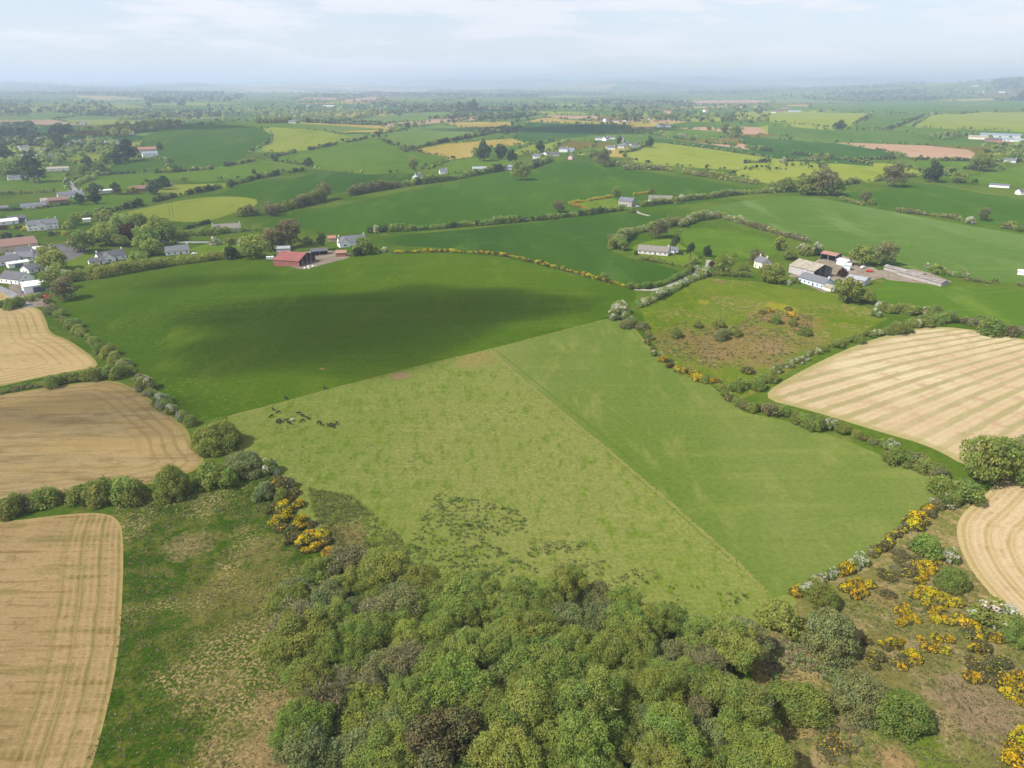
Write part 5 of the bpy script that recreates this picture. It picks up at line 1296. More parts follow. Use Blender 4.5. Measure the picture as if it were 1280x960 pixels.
def add_window(parent, x, y, z, axis, w=1.3, h=1.15):
    """A framed window standing slightly proud of its wall; axis is the outward direction."""
    fr = MB(); pn = MB(); t = .09; s = -1 if axis[0] == '-' else 1
    def bx(b, a0, a1, z0, z1, d0, d1):
        if axis[1] == 'y': b.box(x + a0, x + a1, min(y + s * d0, y + s * d1), max(y + s * d0, y + s * d1), z0, z1)
        else: b.box(min(x + s * d0, x + s * d1), max(x + s * d0, x + s * d1), y + a0, y + a1, z0, z1)
    bx(fr, -w / 2, w / 2, z - t, z, -.05, .07); bx(fr, -w / 2, w / 2, z + h, z + h + t, -.05, .05)
    for a in (-w / 2, w / 2 - t, -t / 2): bx(fr, a, a + t, z, z + h, -.05, .05)
    bx(pn, -w / 2 + t, w / 2 - t, z, z + h, -.06, .02)
    f = fr.build('window', [FRAME], parent); pn.build('pane', [GLASS], f)


def house(name, u, v, wpx, depth, h, rise, rot, wall, roof, label, cat, chim=1, win=2, wing=None, openside=None, porch=False, scale_w=None, door=True):
    p = G(u, v); w = scale_w or wpx * dist(p) / F
    root = tag(link(name, None, None, p, R(rot) + math.atan2(-p[0], p[1])), label, cat)   # rot: as seen along the line of sight
    x0, x1 = -w / 2, w / 2; wm, rm = W[wall], ROOF[roof]
    b = MB()
    if openside:
        th = .3
        b.box(x0, x1, depth / 2 - th, depth / 2, -.5, h) if openside != '+y' else None
        b.box(x0, x1, -depth / 2, -depth / 2 + th, -.5, h) if openside != '-y' else None
        for s, xa in (('-x', x0), ('+x', x1 - th)):
            if openside == s: continue
            k = depth / 2 - th - .003
            b.add([(xa, -k, -.5), (xa, k, -.5), (xa, k, h), (xa, 0, h + rise - .15), (xa, -k, h), (xa + th, -k, -.5), (xa + th, k, -.5), (xa + th, k, h), (xa + th, 0, h + rise - .15), (xa + th, -k, h)],
                  [(0, 4, 3, 2, 1), (5, 6, 7, 8, 9), (0, 5, 9, 4), (1, 2, 7, 6), (2, 3, 8, 7), (3, 4, 9, 8), (0, 1, 6, 5)])
        b.build('wall', [wm], root)
        n = max(2, int((w if openside in ('+y', '-y') else depth) / 5))
        for i in range(1, n):
            q = MB()
            if openside in ('+y', '-y'):
                xx = x0 + w * i / n; yy = (depth / 2 - .2) * (1 if openside == '+y' else -1); q.box(xx - .12, xx + .12, yy - .12, yy + .12, -.5, h)
            else:
                yy = -depth / 2 + depth * i / n; xx = (x0 + .2) if openside == '-x' else (x1 - .2); q.box(xx - .12, xx + .12, yy - .12, yy + .12, -.5, h + rise * (1 - abs(yy) / (depth / 2)) - .2)
            q.build('post', [W['block']], root)
    else:
        b.gable(x0, x1, depth, h, rise - .06)
        for i in range(len(b.v)):
            if b.v[i][2] == 0: b.v[i] = (b.v[i][0], b.v[i][1], -.6)
        b.build('wall', [wm], root)
    rb = MB(); rb.roof(x0, x1, depth, h, rise, .35, .18); ro = rb.build('roof', [rm], root)
    for k in range(chim):
        xx = (x0 + .6 if k == 0 else x1 - .6) if chim > 1 else (x1 - .6 if w > 8 else 0)
        cb = MB(); cb.box(xx - .4, xx + .4, -.35, .35, h + rise - .9, h + rise + 1.1); cb.box(xx - .46, xx + .46, -.41, .41, h + rise + 1.1, h + rise + 1.22)
        for q in (-.18, .18): cb.tube([(xx + q, 0, h + rise + 1.2), (xx + q, 0, h + rise + 1.5)], [.11, .09], 6)
        cb.build('chimney', [wm if wall != 'stone' else BRICKC], ro)
    if wing:   # a gabled wing: (middle along x, width, reach, side)
        wx, ww, wr, sd = wing
        wx *= w; s = -1 if sd == '-y' else 1
        wr_ = min(rise, rise * ww / depth * 1.1)
        wb = MB(); wb.gable(0, wr + depth / 2 - .15, ww, h - .02, wr_)
        rr = MB(); rr.roof(.35, wr + depth / 2 - .15, ww, h - .02, wr_, .32, .17)
        for m_, nm_, mt_ in ((wb, 'wing_wall', wm), (rr, 'wing_roof', rm)):
            m_.v = [(wx + (-yy if s > 0 else yy), s * xx, z if z != 0 else -.6) for (xx, yy, z) in m_.v]
            m_.build(nm_, [mt_], root)
        if win: add_window(root, wx, s * (wr + depth / 2 - .15), .9, ('+' if s > 0 else '-') + 'y', min(2.0, ww * .4), 1.2)
    if win:
        n = max(2, min(win * 2, int(w / 3)))
        for i in range(n):
            xx = x0 + w * (i + .5) / n
            if wing and wing[3] == '-y' and abs(xx - wing[0] * w) < wing[1] / 2 + .8: continue
            if door and i == n // 2:
                d = MB(); d.box(xx - .5, xx + .5, -depth / 2 - .06, -depth / 2 + .05, -.3, 2.05); d.build('door', [DOOR], root); continue
            add_window(root, xx, -depth / 2, .95, '-y')
            if h > 4: add_window(root, xx, -depth / 2, 3.5, '-y')
        for s in ('-x', '+x'):
            add_window(root, x0 if s == '-x' else x1, -depth * .2, .95, s)
            if h > 4 or rise > 2.6: add_window(root, x0 if s == '-x' else x1, 0, max(2.9, h - .6), s, 1.0, 1.0)
    if porch:
        d = MB(); d.box(x0 + w * .3, x0 + w * .7, -depth / 2 - .08, -depth / 2 + .05, -.3, h * .8); d.build('sliding_door', [DARK], root)
    return root


BUILDINGS = [
    # farm at the head of the dark pasture
    ('barn', 369, 329, 33, 21, 4.2, 3.6, -33, 'red_tin', 'red', 'large red tin barn at the head of the dark pasture', 'barn', dict(chim=0, win=0, openside='+x')),
    ('shed', 399, 318, 19, 7, 3.0, 1.4, 6, 'bluetin', 'dark', 'low black shed between red barn and small red shed', 'shed', dict(chim=0, win=0, openside='-y')),
    ('shed', 427, 320, 12, 6, 2.8, 1.3, -6, 'brick', 'rust', 'small shed with rusty red roof at the edge of the dark pasture', 'shed', dict(chim=0, win=0)),
    ('house', 440, 306, 32, 9, 3.2, 3.8, 14, 'white', 'slate', 'white farmhouse with steep slate roof above the small red shed', 'house', dict(chim=2, win=2, wing=(-.33, 8, 2.5, '-y'))),
    ('shed', 415, 301, 9, 6, 2.6, 1.4, 0, 'tan', 'terra', 'little shed with reddish roof behind the white farmhouse', 'shed', dict(chim=0, win=0)),
    ('shed', 355, 314, 15, 6, 2.6, 1.2, -10, 'tin', 'grey', 'low grey tin shed behind the red barn', 'shed', dict(chim=0, win=0)),
    # houses along the pasture hedge
    ('house', 139, 325, 27, 9, 3.2, 3.4, 20, 'white', 'dark', 'white gabled house with dark roof beside the lawn', 'house', dict(chim=2, win=2, wing=(-.2, 7.5, 3, '-y'))),
    ('house_annex', 121, 330, 14, 7, 2.4, 2.0, 8, 'white', 'dark', 'low white annex with dark roof next to the gabled house', 'house', dict(chim=0, win=1)),
    ('house', 222, 317, 24, 9, 2.9, 3.0, 4, 'white', 'slate', 'white house with grey roof at the foot of the clipped hedge', 'house', dict(chim=1, win=2)),
    ('house', 284, 289, 30, 9, 3.2, 3.2, -4, 'pale', 'brown', 'pale stone coloured house with brownish roof above the white bushes', 'house', dict(chim=2, win=2, wing=(-.3, 8, 3, '-y'))),
    ('house', 54, 286, 27, 10, 4.6, 3.2, 4, 'white', 'slate', 'big white house with bay gable beside yellow shrubs', 'house', dict(chim=2, win=3, wing=(-.05, 7, 2.5, '-y'))),
    ('shed', 10, 280, 17, 8, 3.0, 1.8, 10, 'white', 'white', 'white shed joined to the dark blue roofed garage', 'shed', dict(chim=0, win=1)),
    ('garage', 21, 277, 15, 9, 3.2, 2.2, 14, 'bluetin', 'dark', 'dark blue roofed garage near the big white house', 'garage', dict(chim=0, win=0)),
    # the corner below the car park
    ('village_hall', 12, 312, 46, 22, 4.5, 3.6, 6, 'tan', 'redbrown', 'large hall with red brown roof beside the tarmac car park', 'hall', dict(chim=0, win=3)),
    ('house', 5, 330, 26, 9, 2.9, 2.6, 20, 'white', 'slate', 'white house with slate roof just below the red brown hall', 'house', dict(chim=1, win=2)),
    ('house', 27, 325, 24, 9, 2.9, 2.8, -20, 'pale', 'slate', 'pale house with grey roof below the car park', 'house', dict(chim=1, win=2)),
    ('shed', 23, 333, 18, 7, 3.0, .8, 10, 'white', 'white', 'flat white shed among the grey roofed houses', 'shed', dict(chim=0, win=0, porch=True)),
    ('garage', 46, 315, 12, 7, 2.8, 1.2, 6, 'cream', 'white', 'small cream garage beside the car park', 'garage', dict(chim=0, win=0)),
    ('house', 22, 352, 26, 11, 3.2, 3.4, -55, 'white', 'dark', 'white house with dark roof next to the white barn yard', 'house', dict(chim=1, win=2)),
    ('barn', 48, 362, 26, 14, 4.2, 1.2, 4, 'white', 'white', 'white sheeted barn with blue sliding door', 'barn', dict(chim=0, win=0, porch=True)),
    # two houses in the middle
    ('house', 784, 257, 18, 9, 4.8, 3.0, -30, 'stone', 'slate', 'tall grey stone house inside the golden hedge', 'house', dict(chim=2, win=2)),
    ('bungalow', 825, 252, 27, 9, 2.9, 3.0, 4, 'white', 'brown', 'white bungalow with brown roof past the stone house', 'house', dict(chim=0, win=2, wing=(-.36, 7, 2, '-y'))),
    ('bungalow', 817, 317, 36, 9, 2.7, 2.8, -10, 'pale', 'brown', 'long low bungalow with brown roof in a tree garden', 'house', dict(chim=1, win=3)),
    ('garage', 841, 316, 12, 6, 2.6, 1.6, -6, 'white', 'slate', 'white garage at the end of the long low bungalow', 'garage', dict(chim=0, win=1)),
    ('house', 953, 335, 14, 8, 4.6, 2.6, -50, 'cream', 'slate', 'tall cream house among trees before the beige barn', 'house', dict(chim=2, win=2)),
    # farm on the right
    ('barn', 1012, 343, 34, 17, 5.0, 3.2, -38, 'block', 'beige', 'big barn with beige sheet roof and dark open end', 'barn', dict(chim=0, win=0, openside='+x')),
    ('shed', 1038, 325, 18, 8, 4.2, 1.2, -28, 'bluetin', 'rust', 'shed with rusty pink roof behind the beige barn', 'shed', dict(chim=0, win=0, openside='-y')),
    ('shed', 1055, 331, 13, 6, 3.0, .9, -40, 'white', 'white', 'narrow white roofed shed past the rusty pink one', 'shed', dict(chim=0, win=0)),
    ('farmhouse', 1019, 356, 36, 8, 3.2, 2.6, -40, 'blue', 'slate', 'long pale blue farmhouse with slate roof', 'house', dict(chim=2, win=3)),
    ('shed', 1037, 363, 11, 5, 2.3, 1.0, -40, 'cream', 'beige', 'little lean shed at the gable of the pale blue farmhouse', 'shed', dict(chim=0, win=0)),
    ('shed', 1072, 354, 20, 9, 3.2, 1.2, -20, 'block', 'grey', 'grey block shed beside the white flowering bush', 'shed', dict(chim=0, win=1)),
    ('shed', 1152, 350, 54, 6, 2.2, 1.2, -37, 'stone', 'ruin', 'long low ruined shed with weathered brown roof, the front one', 'shed', dict(chim=0, win=0)),
    ('shed', 1130, 342, 44, 5, 2.0, 1.0, -34, 'stone', 'ruin', 'long low ruined shed behind the front one', 'shed', dict(chim=0, win=0)),
    ('shed', 1058, 337, 7, 4, 3.4, .8, 0, 'blue', 'white', 'little tall bluish shed beside the farmyard', 'shed', dict(chim=0, win=0)),
    ('hut', 1276, 343, 6, 3, 2.2, .8, 0, 'white', 'white', 'tiny white hut alone on the green crop', 'hut', dict(chim=0, win=0)),
    # village on the left
    ('bungalow', 43, 260, 22, 9, 2.8, 2.2, 4, 'white', 'slate', 'white bungalow at the near end of the village street', 'house', dict(chim=1, win=2)),
    ('bungalow', 60, 253, 12, 9, 2.8, 1.8, 4, 'cream', 'beige', 'cream bungalow with flat beige roof in the village street', 'house', dict(chim=0, win=1)),
    ('house', 73, 253, 17, 9, 3.0, 2.4, 4, 'brick', 'redbrown', 'brown house with red brown roof in the village street', 'house', dict(chim=1, win=1)),
    ('house', 83, 247, 15, 9, 3.4, 2.8, 6, 'white', 'slate', 'white house with slate roof in the village street', 'house', dict(chim=1, win=1)),
    ('house', 96, 246, 13, 8, 4.2, 2.6, -20, 'white', 'slate', 'white gabled house at the far end of the village street', 'house', dict(chim=1, win=1)),
    ('shed', 133, 241, 13, 8, 3.0, .8, 2, 'white', 'white', 'long white flat shed between dark trees', 'shed', dict(chim=0, win=0)),
    ('house', 175, 239, 17, 9, 3.4, 3.0, 4, 'brick', 'redbrown', 'brown roofed house among trees by the yellow green field', 'house', dict(chim=1, win=1)),
    ('shed', 211, 233, 8, 6, 2.6, 1.2, 0, 'brick', 'dark', 'small dark shed beside the yellow green field', 'shed', dict(chim=0, win=0)),
    ('shed', 109, 277, 7, 5, 2.4, .7, 0, 'white', 'white', 'tiny white shed among bushes below the village', 'shed', dict(chim=0, win=0)),
    ('shed', 2, 263, 12, 8, 2.8, 1.6, 0, 'pale', 'slate', 'grey shed at the picture edge by the village street', 'shed', dict(chim=0, win=0)),
    ('bungalow', 24, 224, 19, 10, 3.4, 2.2, 4, 'white', 'slate', 'white modern house on the green field', 'house', dict(chim=1, win=1)),
    ('garage', 45, 223, 10, 8, 3.0, 2.2, 4, 'white', 'slate', 'white gabled garage beside the white modern house', 'garage', dict(chim=0, win=0)),
    ('bungalow', 73, 213, 19, 11, 3.0, 2.0, -8, 'white', 'beige', 'low white bungalow with pale roof by the lane', 'house', dict(chim=0, win=1)),
    ('house', 188, 196, 15, 12, 5.4, 3.0, 6, 'white', 'bluegrey', 'large white house with red roofed rear block on the hill edge', 'house', dict(chim=1, win=1)),
    ('house', 183, 190, 19, 11, 5.0, 3.2, 4, 'tan', 'terra', 'red roofed block behind the large white house', 'house', dict(chim=1, win=0)),
    ('house', 48, 191, 18, 12, 4, 2.5, 10, 'pale', 'brown', 'brown roofed house in the far village', 'house', dict(chim=1, win=0)),
    ('house', 38, 198, 16, 12, 4, 2.5, -30, 'pale', 'slate', 'grey house with pale gable in the far village', 'house', dict(chim=1, win=0)),
    ('house', 71, 187, 17, 10, 3.6, 2.4, 4, 'white', 'slate', 'white house in the middle of the far village', 'house', dict(chim=1, win=0)),
    ('house', 84, 184, 9, 10, 4.4, 2.8, 4, 'white', 'slate', 'small white house at the end of the far village', 'house', dict(chim=1, win=0)),
    ('house', 53, 177, 9, 10, 5.0, 3.0, 0, 'pale', 'slate', 'tall grey house at the top of the far village', 'house', dict(chim=1, win=0)),
    ('house', 140, 181, 12, 12, 4.6, 3.4, 20, 'white', 'slate', 'grey roofed house alone on the hedge under the green hill', 'house', dict(chim=0, win=0)),
    ('house', 162, 168, 9, 12, 4, 2.5, 0, 'cream', 'brown', 'cream house on the wooded ridge behind the hill', 'house', dict(chim=0, win=0)),
    ('house', 30, 187, 9, 10, 4.0, 2.8, 20, 'white', 'slate', 'white house at the near edge of the far village', 'house', dict(chim=1, win=0)),
    ('house', 60, 198, 10, 10, 3.8, 2.6, 0, 'pale', 'dark', 'dark roofed house among trees below the far village', 'house', dict(chim=1, win=0)),
    ('house', 24, 199, 9, 10, 4.0, 2.8, -20, 'cream', 'brown', 'cream house among trees below the far village', 'house', dict(chim=1, win=0)),
    ('house', 97, 181, 8, 10, 4.2, 3.0, 30, 'white', 'slate', 'white gabled house past the end of the far village', 'house', dict(chim=1, win=0)),
    ('house', 112, 178, 7, 10, 4.0, 2.6, 0, 'pale', 'redbrown', 'red brown roofed house past the end of the far village', 'house', dict(chim=1, win=0)),
    ('house', 12, 215, 11, 9, 3.6, 2.4, 10, 'white', 'slate', 'white house under the broad tree behind the modern house', 'house', dict(chim=1, win=0)),
    ('house', 40, 340, 15, 8, 3.0, 2.4, 35, 'white', 'slate', 'small white gabled house between flat shed and white barn', 'house', dict(chim=1, win=1)),
    ('house', 31, 318, 13, 8, 2.9, 2.4, -10, 'cream', 'dark', 'cream house with dark roof at the car park edge', 'house', dict(chim=1, win=1)),
    # farm cluster and village in the centre
    ('house', 522, 226, 13, 9, 5.2, 3.2, 66, 'white', 'slate', 'white gabled house at the top of the tall brownish hedge', 'house', dict(chim=2, win=1)),
    ('house', 554, 217, 9, 8, 3.6, 2.6, 10, 'white', 'slate', 'small white house up the dark hedge from the gabled one', 'house', dict(chim=1, win=0)),
    ('shed', 605, 214, 28, 14, 4, 2.0, 4, 'tin', 'grey', 'long grey farm shed below the round dark tree, the longer one', 'shed', dict(chim=0, win=0)),
    ('shed', 628, 212, 22, 14, 4, 2.0, 4, 'tin', 'bluegrey', 'blue grey farm shed at the end of the long grey one', 'shed', dict(chim=0, win=0)),
    ('house', 673, 198, 13, 9, 4.2, 2.6, 4, 'white', 'slate', 'white fronted house in the stone farm cluster', 'house', dict(chim=1, win=0)),
    ('house', 683, 195, 9, 8, 4.2, 2.8, 60, 'white', 'dark', 'white gable end house in the stone farm cluster', 'house', dict(chim=1, win=0)),
    ('shed', 692, 195, 13, 9, 4.0, 2.4, 4, 'stone', 'dark', 'dark stone shed in the stone farm cluster', 'shed', dict(chim=0, win=0)),
    ('house', 704, 190, 10, 9, 5.6, 2.6, 0, 'white', 'slate', 'tall white house at the top of the stone farm cluster', 'house', dict(chim=1, win=0)),
    ('shed', 713, 190, 9, 9, 4.4, 2.2, 0, 'tin', 'bluegrey', 'blue grey shed beside the tall white farm house', 'shed', dict(chim=0, win=0)),
    ('house', 714, 199, 8, 7, 3.8, 3.0, 70, 'pink', 'slate', 'little pink gabled house at the corner of the long green field', 'house', dict(chim=1, win=0)),
    ('house', 749, 175, 10, 10, 4, 2.4, 0, 'white', 'slate', 'white house at the top of the white village', 'house', dict(chim=1, win=0)),
    ('house', 757, 176, 8, 10, 4.8, 3.4, 60, 'white', 'slate', 'white gabled house at the top of the white village', 'house', dict(chim=1, win=0)),
    ('house', 764, 174, 9, 10, 4.4, 2.8, 0, 'pale', 'dark', 'dark roofed house at the top of the white village', 'house', dict(chim=1, win=0)),
    ('house', 763, 187, 10, 9, 4, 3.0, 10, 'white', 'slate', 'white house at the near side of the white village', 'house', dict(chim=1, win=0)),
    ('house', 782, 183, 8, 9, 4.8, 3.4, 66, 'white', 'slate', 'bright white gabled house in the middle of the white village', 'house', dict(chim=1, win=0)),
    ('house', 776, 185, 8, 9, 4.0, 2.8, 0, 'pale', 'slate', 'pale house beside the bright white gable', 'house', dict(chim=1, win=0)),
    ('house', 792, 184, 9, 9, 4.0, 3.0, 30, 'white', 'dark', 'white house with dark roof at the end of the white village', 'house', dict(chim=1, win=0)),
    ('church', 777, 177, 6, 10, 7, 5, 80, 'stone', 'brown', 'narrow stone church rising behind the white village', 'church', dict(chim=0, win=0)),
    ('house', 826, 159, 9, 12, 5.6, 4.2, 50, 'white', 'slate', 'larger of two white houses on the far field', 'house', dict(chim=1, win=0)),
    ('house', 836, 159, 8, 11, 4.8, 3, 0, 'white', 'slate', 'smaller of two white houses on the far field', 'house', dict(chim=1, win=0)),
    ('house', 757, 152, 6, 11, 6, 4, 60, 'white', 'slate', 'white gabled house at the near end of a far row', 'house', dict(chim=1, win=0)),
    ('house', 770, 153, 8, 11, 4, 2.6, 0, 'pale', 'redbrown', 'pale house in the far row beyond the ploughed field', 'house', dict(chim=1, win=0)),
    ('house', 784, 152, 11, 12, 4.4, 3.2, 0, 'white', 'slate', 'white house in the far row beyond the ploughed field', 'house', dict(chim=1, win=0)),
    ('shed', 796, 149, 11, 12, 4.4, 2.6, 0, 'brick', 'redbrown', 'red brown shed in the far row beyond the ploughed field', 'shed', dict(chim=0, win=0)),
    ('house', 808, 150, 7, 11, 5, 3, 0, 'white', 'slate', 'white house at the end of the far row', 'house', dict(chim=1, win=0)),
    ('house', 834, 142, 8, 14, 6, 4, 0, 'pink', 'terra', 'pinkish house among trees far off', 'house', dict(chim=1, win=0)),
    ('house', 882, 140, 6, 14, 6.5, 4.5, 50, 'white', 'terra', 'white gabled house alone far off above the fields', 'house', dict(chim=0, win=0)),
    ('house', 952, 139, 8, 14, 5, 4, 0, 'pale', 'slate', 'grey roofed house at the edge of the far tan field', 'house', dict(chim=0, win=0)),
    ('house', 876, 131, 5, 16, 6, 4, 0, 'white', 'slate', 'white speck of a house on the far slope', 'house', dict(chim=0, win=0)),
    # far farms
    ('shed', 972, 140, 10, 14, 5, 3, 0, 'brick', 'dark', 'dark shed at the near end of the far red roofed farm', 'shed', dict(chim=0, win=0)),
    ('barn', 980, 138, 9, 16, 6, 4.5, 30, 'red_tin', 'rust', 'red roofed barn of the far farm', 'barn', dict(chim=0, win=0)),
    ('shed', 993, 140, 13, 14, 5, 3, 0, 'tin', 'bluegrey', 'blue grey shed of the far red roofed farm', 'shed', dict(chim=0, win=0)),
    ('house', 967, 141, 5, 12, 4, 3, 0, 'white', 'slate', 'white house of the far red roofed farm', 'house', dict(chim=0, win=0)),
    ('shed', 1222, 174, 17, 14, 5, 2.5, 4, 'cream', 'beige', 'cream shed at the end of the blue roofed farm', 'shed', dict(chim=0, win=0)),
    ('shed', 1250, 172, 34, 18, 5.5, 3, -4, 'tin', 'bluegrey', 'widest blue grey shed of the blue roofed farm', 'shed', dict(chim=0, win=0)),
    ('shed', 1241, 177, 14, 12, 4, 2.5, -8, 'brick', 'dark', 'dark shed in front of the widest blue grey one', 'shed', dict(chim=0, win=0)),
    ('shed', 1262, 177, 20, 14, 4.5, 2.5, -6, 'pale', 'bluegrey', 'pale walled shed of the blue roofed farm', 'shed', dict(chim=0, win=0)),
    ('shed', 1254, 180, 10, 9, 3.5, 1.6, 0, 'red_tin', 'rust', 'small rusty red shed of the blue roofed farm', 'shed', dict(chim=0, win=0)),
    ('shed', 1278, 178, 14, 12, 4.5, 2.2, 0, 'pale', 'grey', 'pale shed at the picture edge of the blue roofed farm', 'shed', dict(chim=0, win=0)),
    ('house', 1277, 243, 9, 8, 3.4, 2.4, 40, 'white', 'dark', 'white house at the end of the pale track', 'house', dict(chim=1, win=1)),
    ('shed', 1249, 234, 17, 7, 2.6, 1.2, -6, 'white', 'slate', 'long white shed behind the pale track', 'shed', dict(chim=0, win=0)),
    ('house', 1262, 203, 10, 10, 3.6, 2.4, 0, 'pale', 'slate', 'pale house in trees below the pink field', 'house', dict(chim=1, win=0)),
    ('house', 401, 151, 15, 14, 4.5, 3.2, 4, 'white', 'slate', 'white house with grey roof in trees behind the hill', 'house', dict(chim=1, win=0)),
    ('house', 365, 154, 8, 12, 4.4, 3, 0, 'white', 'slate', 'small white house left of the grey roofed one behind the hill', 'house', dict(chim=1, win=0)),
    ('shed', 411, 134, 12, 18, 6, 3, 0, 'white', 'white', 'long white shed on the distant slope', 'shed', dict(chim=0, win=0)),
    ('house', 386, 133, 6, 16, 6, 4, 0, 'white', 'slate', 'white house on the distant slope', 'house', dict(chim=0, win=0)),
    ('house', 366, 142, 4, 14, 6, 4, 0, 'white', 'slate', 'white cottage on the distant slope below the others', 'house', dict(chim=0, win=0)),
    ('house', 105, 156, 8, 18, 6, 3, 0, 'white', 'slate', 'white farm buildings out on the hazy plain', 'house', dict(chim=0, win=0)),
    ('house', 313, 137, 5, 18, 7, 4, 0, 'white', 'slate', 'white house on the far hedge behind the hill', 'house', dict(chim=0, win=0)),
    ('house', 176, 154, 7, 16, 5, 4, 0, 'white', 'slate', 'white house in the far trees behind the hill', 'house', dict(chim=0, win=0)),
    ('shed', 1226, 116, 7, 30, 8, 3, 0, 'white', 'white', 'larger white shed on the hazy ridge', 'shed', dict(chim=0, win=0)),
    ('shed', 1255, 116, 9, 30, 7, 3, 0, 'white', 'white', 'wider low white shed on the hazy ridge', 'shed', dict(chim=0, win=0)),
    ('house', 1219, 108, 6, 30, 8, 4, 0, 'white', 'slate', 'white house on the top of the hazy ridge', 'house', dict(chim=0, win=0)),
    ('house', 1030, 123, 5, 22, 7, 4, 0, 'white', 'slate', 'white house far out between hedgerows', 'house', dict(chim=0, win=0)),
]
for (nm, u, v, wpx, dep, h, rise, rot, wl, rf, lab, cat, op) in BUILDINGS:
    house(nm, u, v, wpx, dep, h, rise, rot, wl, rf, lab, cat, **op)

# farm tanks, bales, cars
CARP = {k: plain_mat(k + '_car_paint', c, .3, .03, spec=.6) for k, c in {'red': (.45, .03, .03), 'white': (.75, .75, .75), 'silver': (.45, .47, .5), 'blue': (.06, .12, .3), 'black': (.03, .03, .035)}.items()}
TYRE = plain_mat('tyre_rubber', (.03, .03, .03), .9)


def car(u, v, rot, paint, label, tall=1.0):
    p = G(u, v); root = tag(link('car', None, None, p, R(rot)), label, 'car')
    prof = [(-2.1, .35), (-2.15, .8), (-1.95, .98 * tall), (-1.5, 1.42 * tall), (.35, 1.46 * tall), (1.05, .98), (2.0, .85), (2.15, .6), (2.1, .35)]
    b = MB(); n = len(prof)
    V = [(x, -.85 + (.1 if z > 1.1 else 0), z) for x, z in prof] + [(x, .85 - (.1 if z > 1.1 else 0), z) for x, z in prof]
    b.add(V, [tuple(range(n)), tuple(range(2 * n - 1, n - 1, -1))] + [(i, i + n, (i + 1) % n + n, (i + 1) % n) for i in range(n)])
    b.build('body', [CARP[paint]], root)
    g_ = MB()
    for s in (-1, 1): g_.add([(-1.4, s * .80, 1.02), (.8, s * .80, 1.02), (.3, s * .765, 1.36 * tall), (-1.3, s * .765, 1.36 * tall)], [(0, 1, 2, 3)] if s < 0 else [(3, 2, 1, 0)])
    g_.add([(.42, -.66, 1.43 * tall), (.42, .66, 1.43 * tall), (1.04, .72, 1.03), (1.04, -.72, 1.03)], [(3, 2, 1, 0)])
    g_.build('window', [GLASS], root)
    for x in (-1.3, 1.3):
        for s in (-1, 1):
            w_ = MB(); w_.tube([(x, s * .7, .32), (x, s * .9, .32)], [.32, .32], 12); w_.build('wheel', [TYRE], root)


for (u, v, r_, pt, lab) in [(1087, 340, -8, 'red', 'bright red car parked at the back of the farmyard'), (1079, 335, 30, 'white', 'white car between the red car and the bluish shed'), (46, 305 + 14, 20, 'silver', 'silver car beside the cream garage'), (30, 366, -30, 'blue', 'blue car parked in front of the dark roofed house'),
                            (58, 372, 15, 'red', 'red car beside the white sheeted barn'), (243, 318, 20, 'white', 'white car beside the house with grey roof'), (797, 259, 10, 'silver', 'silver car between the stone house and white bungalow'), (848, 318, 0, 'black', 'dark car in front of the white garage'), (258, 289, 0, 'black', 'dark car beside the pale stone coloured house'),
                            (75, 318, 10, 'white', 'white car on the tarmac car park'), (64, 314, 12, 'blue', 'blue car on the tarmac car park')]:
    car(u, v, r_, pt, lab)

BALE = plain_mat('white_bale_wrap', (.72, .72, .70), .4, .05)
for k, (u, v) in enumerate([(381, 336), (386, 336), (391, 334), (385, 334)]):
    b = MB(); b.tube([(-.6, 0, .6), (-.5, 0, .6), (.5, 0, .6), (.6, 0, .6)], [.5, .62, .62, .5], 14)
    tag(b.build('wrapped_bale', [BALE], None, G(u, v), rnd.uniform(0, 3)), 'white wrapped bale heaped beside the open end of the red barn', 'bale', 'wrapped bales beside the red barn')
b = MB(); b.box(-2.6, 2.6, -1.1, 1.1, .7, 2.5); b.tube([(-2.0, -1.2, .45), (-2.0, 1.2, .45)], [.45, .45], 12, 1); b.tube([(1.6, -1.2, .45), (1.6, 1.2, .45)], [.45, .45], 12, 1); b.box(2.6, 3.9, -.1, .1, .7, .9)
tag(b.build('trailer', [BALE, TYRE], None, G(338, 325), R(20)), 'white livestock trailer parked at the end of the red barn', 'trailer')

# twin wooden power poles
POLE = plain_mat('creosoted_pole', (.12, .095, .075), .9, .2, 2)
for (u, v, n, hh, lab) in [(215, 272, 2, 14, 'twin wooden power pole on the yellow green field'), (455, 213, 2, 15, 'twin wooden power pole on the green field above the white house'), (348, 237, 2, 14, 'twin wooden power pole beside the hill track'), (545, 186, 2, 14, 'twin wooden power pole on the dry tan field'),
                           (953, 352, 1, 9, 'single wooden pole at the top of the scrub meadow')]:
    p = G(u, v); root = tag(link('power_pole', None, None, p, R(15)), lab, 'power pole')
    for x in ((-1.4, 1.4) if n == 2 else (0,)):
        b = MB(); b.tube([(x, 0, -.5), (x, 0, hh)], [.20, .13], 8); b.build('pole', [POLE], root)
    b = MB(); b.box(-2.6 if n == 2 else -.9, 2.6 if n == 2 else .9, -.12, .12, hh - .6, hh - .35); arm = b.build('crossarm', [POLE], root)
    for x in ((-2.3, 0, 2.3) if n == 2 else (-.7, .7)):
        b = MB(); b.tube([(x, 0, hh - .36), (x, 0, hh - .05)], [.07, .05], 6); b.build('insulator', [FRAME], arm)

# ------------------------------------------------------------------ cattle
HIDE = plain_mat('black_hide', (.018, .016, .015), .6, .3, 2)
HIDEW = plain_mat('pale_hide', (.62, .58, .52), .7, .2, 1.4, streak=(.05, .045, .04))


